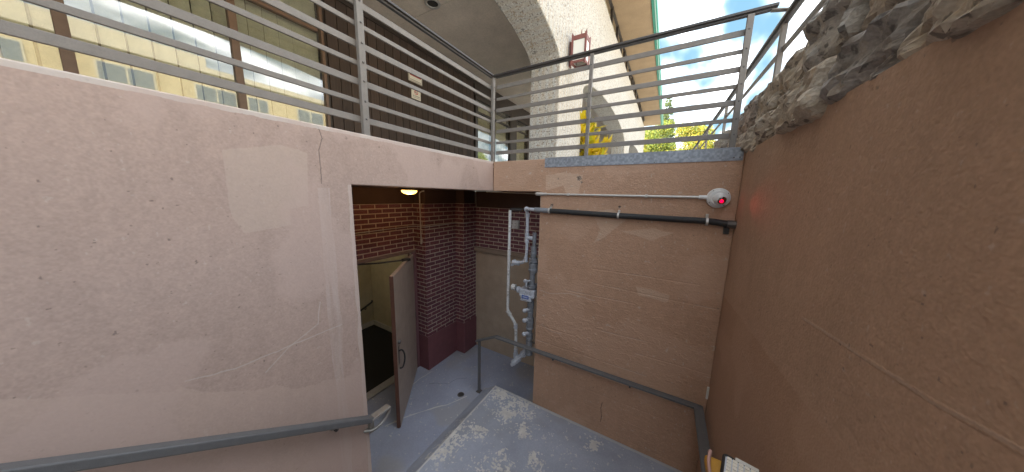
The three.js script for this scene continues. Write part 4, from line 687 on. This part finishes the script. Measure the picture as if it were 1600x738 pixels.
tree('street_tree', 'green street tree across the road, mirrored in the far window', 27, -15, G0, 6.0, 2.6, jit(0.16, 0.24, 0.03), 9000, 0.22);
tree('street_tree', 'rounder green street tree farther along the road', 34, -16, G0, 6.4, 2.8, jit(0.18, 0.24, 0.03), 9000, 0.22);
{ // shrub in the second arch
  const u = 7.55, v = 2.0, th = thing('yellow_shrub', 'tall shrub with bright yellow leaves by the second arch', 'shrub', V(u, v, G0));
  const stems = [], tips = []; for (let i = 0; i < 7; i++) { const a = i * 0.9 + rr(-0.2, 0.2), r = rr(0.12, 0.48), H = rr(0.9, 1.95), t = V(u + Math.cos(a) * r, v + Math.sin(a) * r, G0 + H); stems.push(rod(V(u + Math.cos(a) * 0.05, v + Math.sin(a) * 0.05, G0 - 0.02), t, 0.014, 0.007, 8)); tips.push([V(u + Math.cos(a) * 0.05, v + Math.sin(a) * 0.05, G0), t]); }
  part('stem', merge(stems), M.bark, th);
  const sh = new THREE.Shape(); sh.moveTo(0, 0); sh.quadraticCurveTo(0.085, 0.10, 0.05, 0.2); sh.quadraticCurveTo(0.02, 0.27, 0, 0.32); sh.quadraticCurveTo(-0.02, 0.27, -0.05, 0.2); sh.quadraticCurveTo(-0.085, 0.10, 0, 0);
  const lg = new THREE.ShapeGeometry(sh, 6), p = lg.attributes.position; for (let i = 0; i < p.count; i++) p.setZ(i, 0.35 * Math.abs(p.getX(i)) - 1.1 * p.getY(i) * p.getY(i)); lg.computeVertexNormals();
  const lm = [[0.80, 0.60, 0.015], [0.72, 0.58, 0.02], [0.52, 0.52, 0.02], [0.84, 0.60, 0.02]].map(([r, g, b]) => new THREE.MeshPhysicalMaterial({ color: rgb(r, g, b), roughness: 0.6, transmission: 0.3, thickness: 0, side: THREE.DoubleSide }));
  for (let i = 0; i < 290; i++) { const [a, b] = tips[i % 7], t = rr(0.15, 1.0), m = new THREE.Mesh(lg, lm[Math.floor(rnd() * 4)]); m.name = 'leaf'; m.position.copy(a).lerp(b, t).sub(th.position); m.rotation.set(rr(0.9, 2.0), rnd() * 6.283, rr(-0.3, 0.3), 'YXZ'); m.scale.setScalar(rr(0.8, 1.45)); th.add(m); }
}
// ---------------------------------------------------------------- small things
{ // floor drain
  const th = thing('floor_drain', 'small round dark drain grate in the landing floor', 'drain', V(2.68, 2.40, FL));
  part('rim', lathe([[0.035, 0.004], [0.048, 0.005], [0.052, 0.001], [0.035, 0.001]], V(2.68, 2.40, FL), new THREE.Vector3(0, 1, 0)), M.bolt, th);
  part('grate', lathe([[0, 0.0035], [0.036, 0.0035], [0.036, 0.0015], [0, 0.0015]], V(2.68, 2.40, FL), new THREE.Vector3(0, 1, 0)), M.darkSteel, th);
  for (const k of [-0.02, 0, 0.02]) part('slot_bar', rbox(2.65, 2.71, 2.40 + k - 0.003, 2.40 + k + 0.003, FL + 0.0036, FL + 0.006, 0.001), M.bolt, th);
}
{ // step ladder whose top carries a keypad printer, by the right wall
  const lc = [1.36, -0.40], top = -1.245, th = thing('step_ladder', 'yellow step ladder standing by the dark wall under the keypad printer', 'ladder', V(lc[0], lc[1], SL));
  const yel = S({ color: rgb(0.55, 0.27, 0.02), roughness: 0.5, map: gMap(0.3) });
  for (const s of [-1, 1]) { part('side_rail', bar(V(lc[0] - 0.30, lc[1] + s * 0.105, SL + 0.002), V(lc[0] - 0.03, lc[1] + s * 0.085, top - 0.04), 0.022, 0.06), yel, th); part('rear_rail', bar(V(lc[0] + 0.30, lc[1] + s * 0.10, SL + 0.002), V(lc[0] + 0.04, lc[1] + s * 0.08, top - 0.04), 0.018, 0.04), yel, th); }
  for (let i = 1; i < 5; i++) { const t = i / 5.2; part('rung', rbox(lc[0] - 0.30 + 0.27 * t - 0.035, lc[0] - 0.30 + 0.27 * t + 0.035, lc[1] - 0.10, lc[1] + 0.10, SL + 1.53 * t - 0.01, SL + 1.53 * t + 0.012, 0.004), M.conduit, th); }
  part('top_cap', rbox(lc[0] - 0.09, lc[0] + 0.10, lc[1] - 0.125, lc[1] + 0.115, top - 0.045, top, 0.012), yel, th);
  const d = new THREE.Group(); d.name = 'label_printer'; d.position.copy(V(lc[0] - 0.005, lc[1] - 0.005, top)); d.rotation.set(0, -0.22, 0); scene.add(d); d.userData = { label: 'black keypad printer with rows of white keys by the dark wall', category: 'printer' };
  const add = (n, g, m, p = d) => { const o = new THREE.Mesh(g, m); o.name = n; p.add(o); return o; }, B = (x0, x1, y0, y1, z0, z1, r) => { const g = new RoundedBoxGeometry(x1 - x0, y1 - y0, z1 - z0, 3, r); g.translate((x0 + x1) / 2, (y0 + y1) / 2, (z0 + z1) / 2); return uvBox(g); };
  add('case', B(-0.10, 0.085, 0.001, 0.055, -0.075, 0.085, 0.014), M.pipeBlack); const kp = add('keypad', B(-0.086, 0.058, 0.052, 0.058, -0.064, 0.072, 0.002), S({ color: rgb(0.50, 0.54, 0.62), roughness: 0.4 }));
  const kg = B(-0.0085, 0.0085, 0, 0.006, -0.0085, 0.0085, 0.002), km = S({ color: rgb(0.74, 0.70, 0.62), roughness: 0.5 });
  for (let i = 0; i < 7; i++) for (let j = 0; j < 6; j++) { const o = add('key', kg, km); o.position.set(-0.076 + i * 0.0205, 0.058, -0.050 + j * 0.0205); }
  add('paper_label', (() => { const g = B(0.066, 0.084, 0.052, 0.054, -0.03, 0.05, 0.0008); g.rotateZ(0.12); return g; })(), M.white);
  const c1 = thing('cable', 'short pinkish cable beside the keypad printer', 'cable', V(lc[0], lc[1] + 0.12, top)); part('wire', pipe([V(lc[0] - 0.02, lc[1] + 0.108, top + 0.008), V(lc[0] + 0.03, lc[1] + 0.112, top + 0.03), V(lc[0] + 0.07, lc[1] + 0.10, top + 0.055), V(lc[0] + 0.09, lc[1] + 0.10, top + 0.02)], 0.007, 0.03), S({ color: rgb(0.42, 0.24, 0.21), roughness: 0.6 }), c1);
}
scene.traverse((o) => { if (o.isMesh) { o.castShadow = true; o.receiveShadow = true; } });
renderer.render(scene, camera);
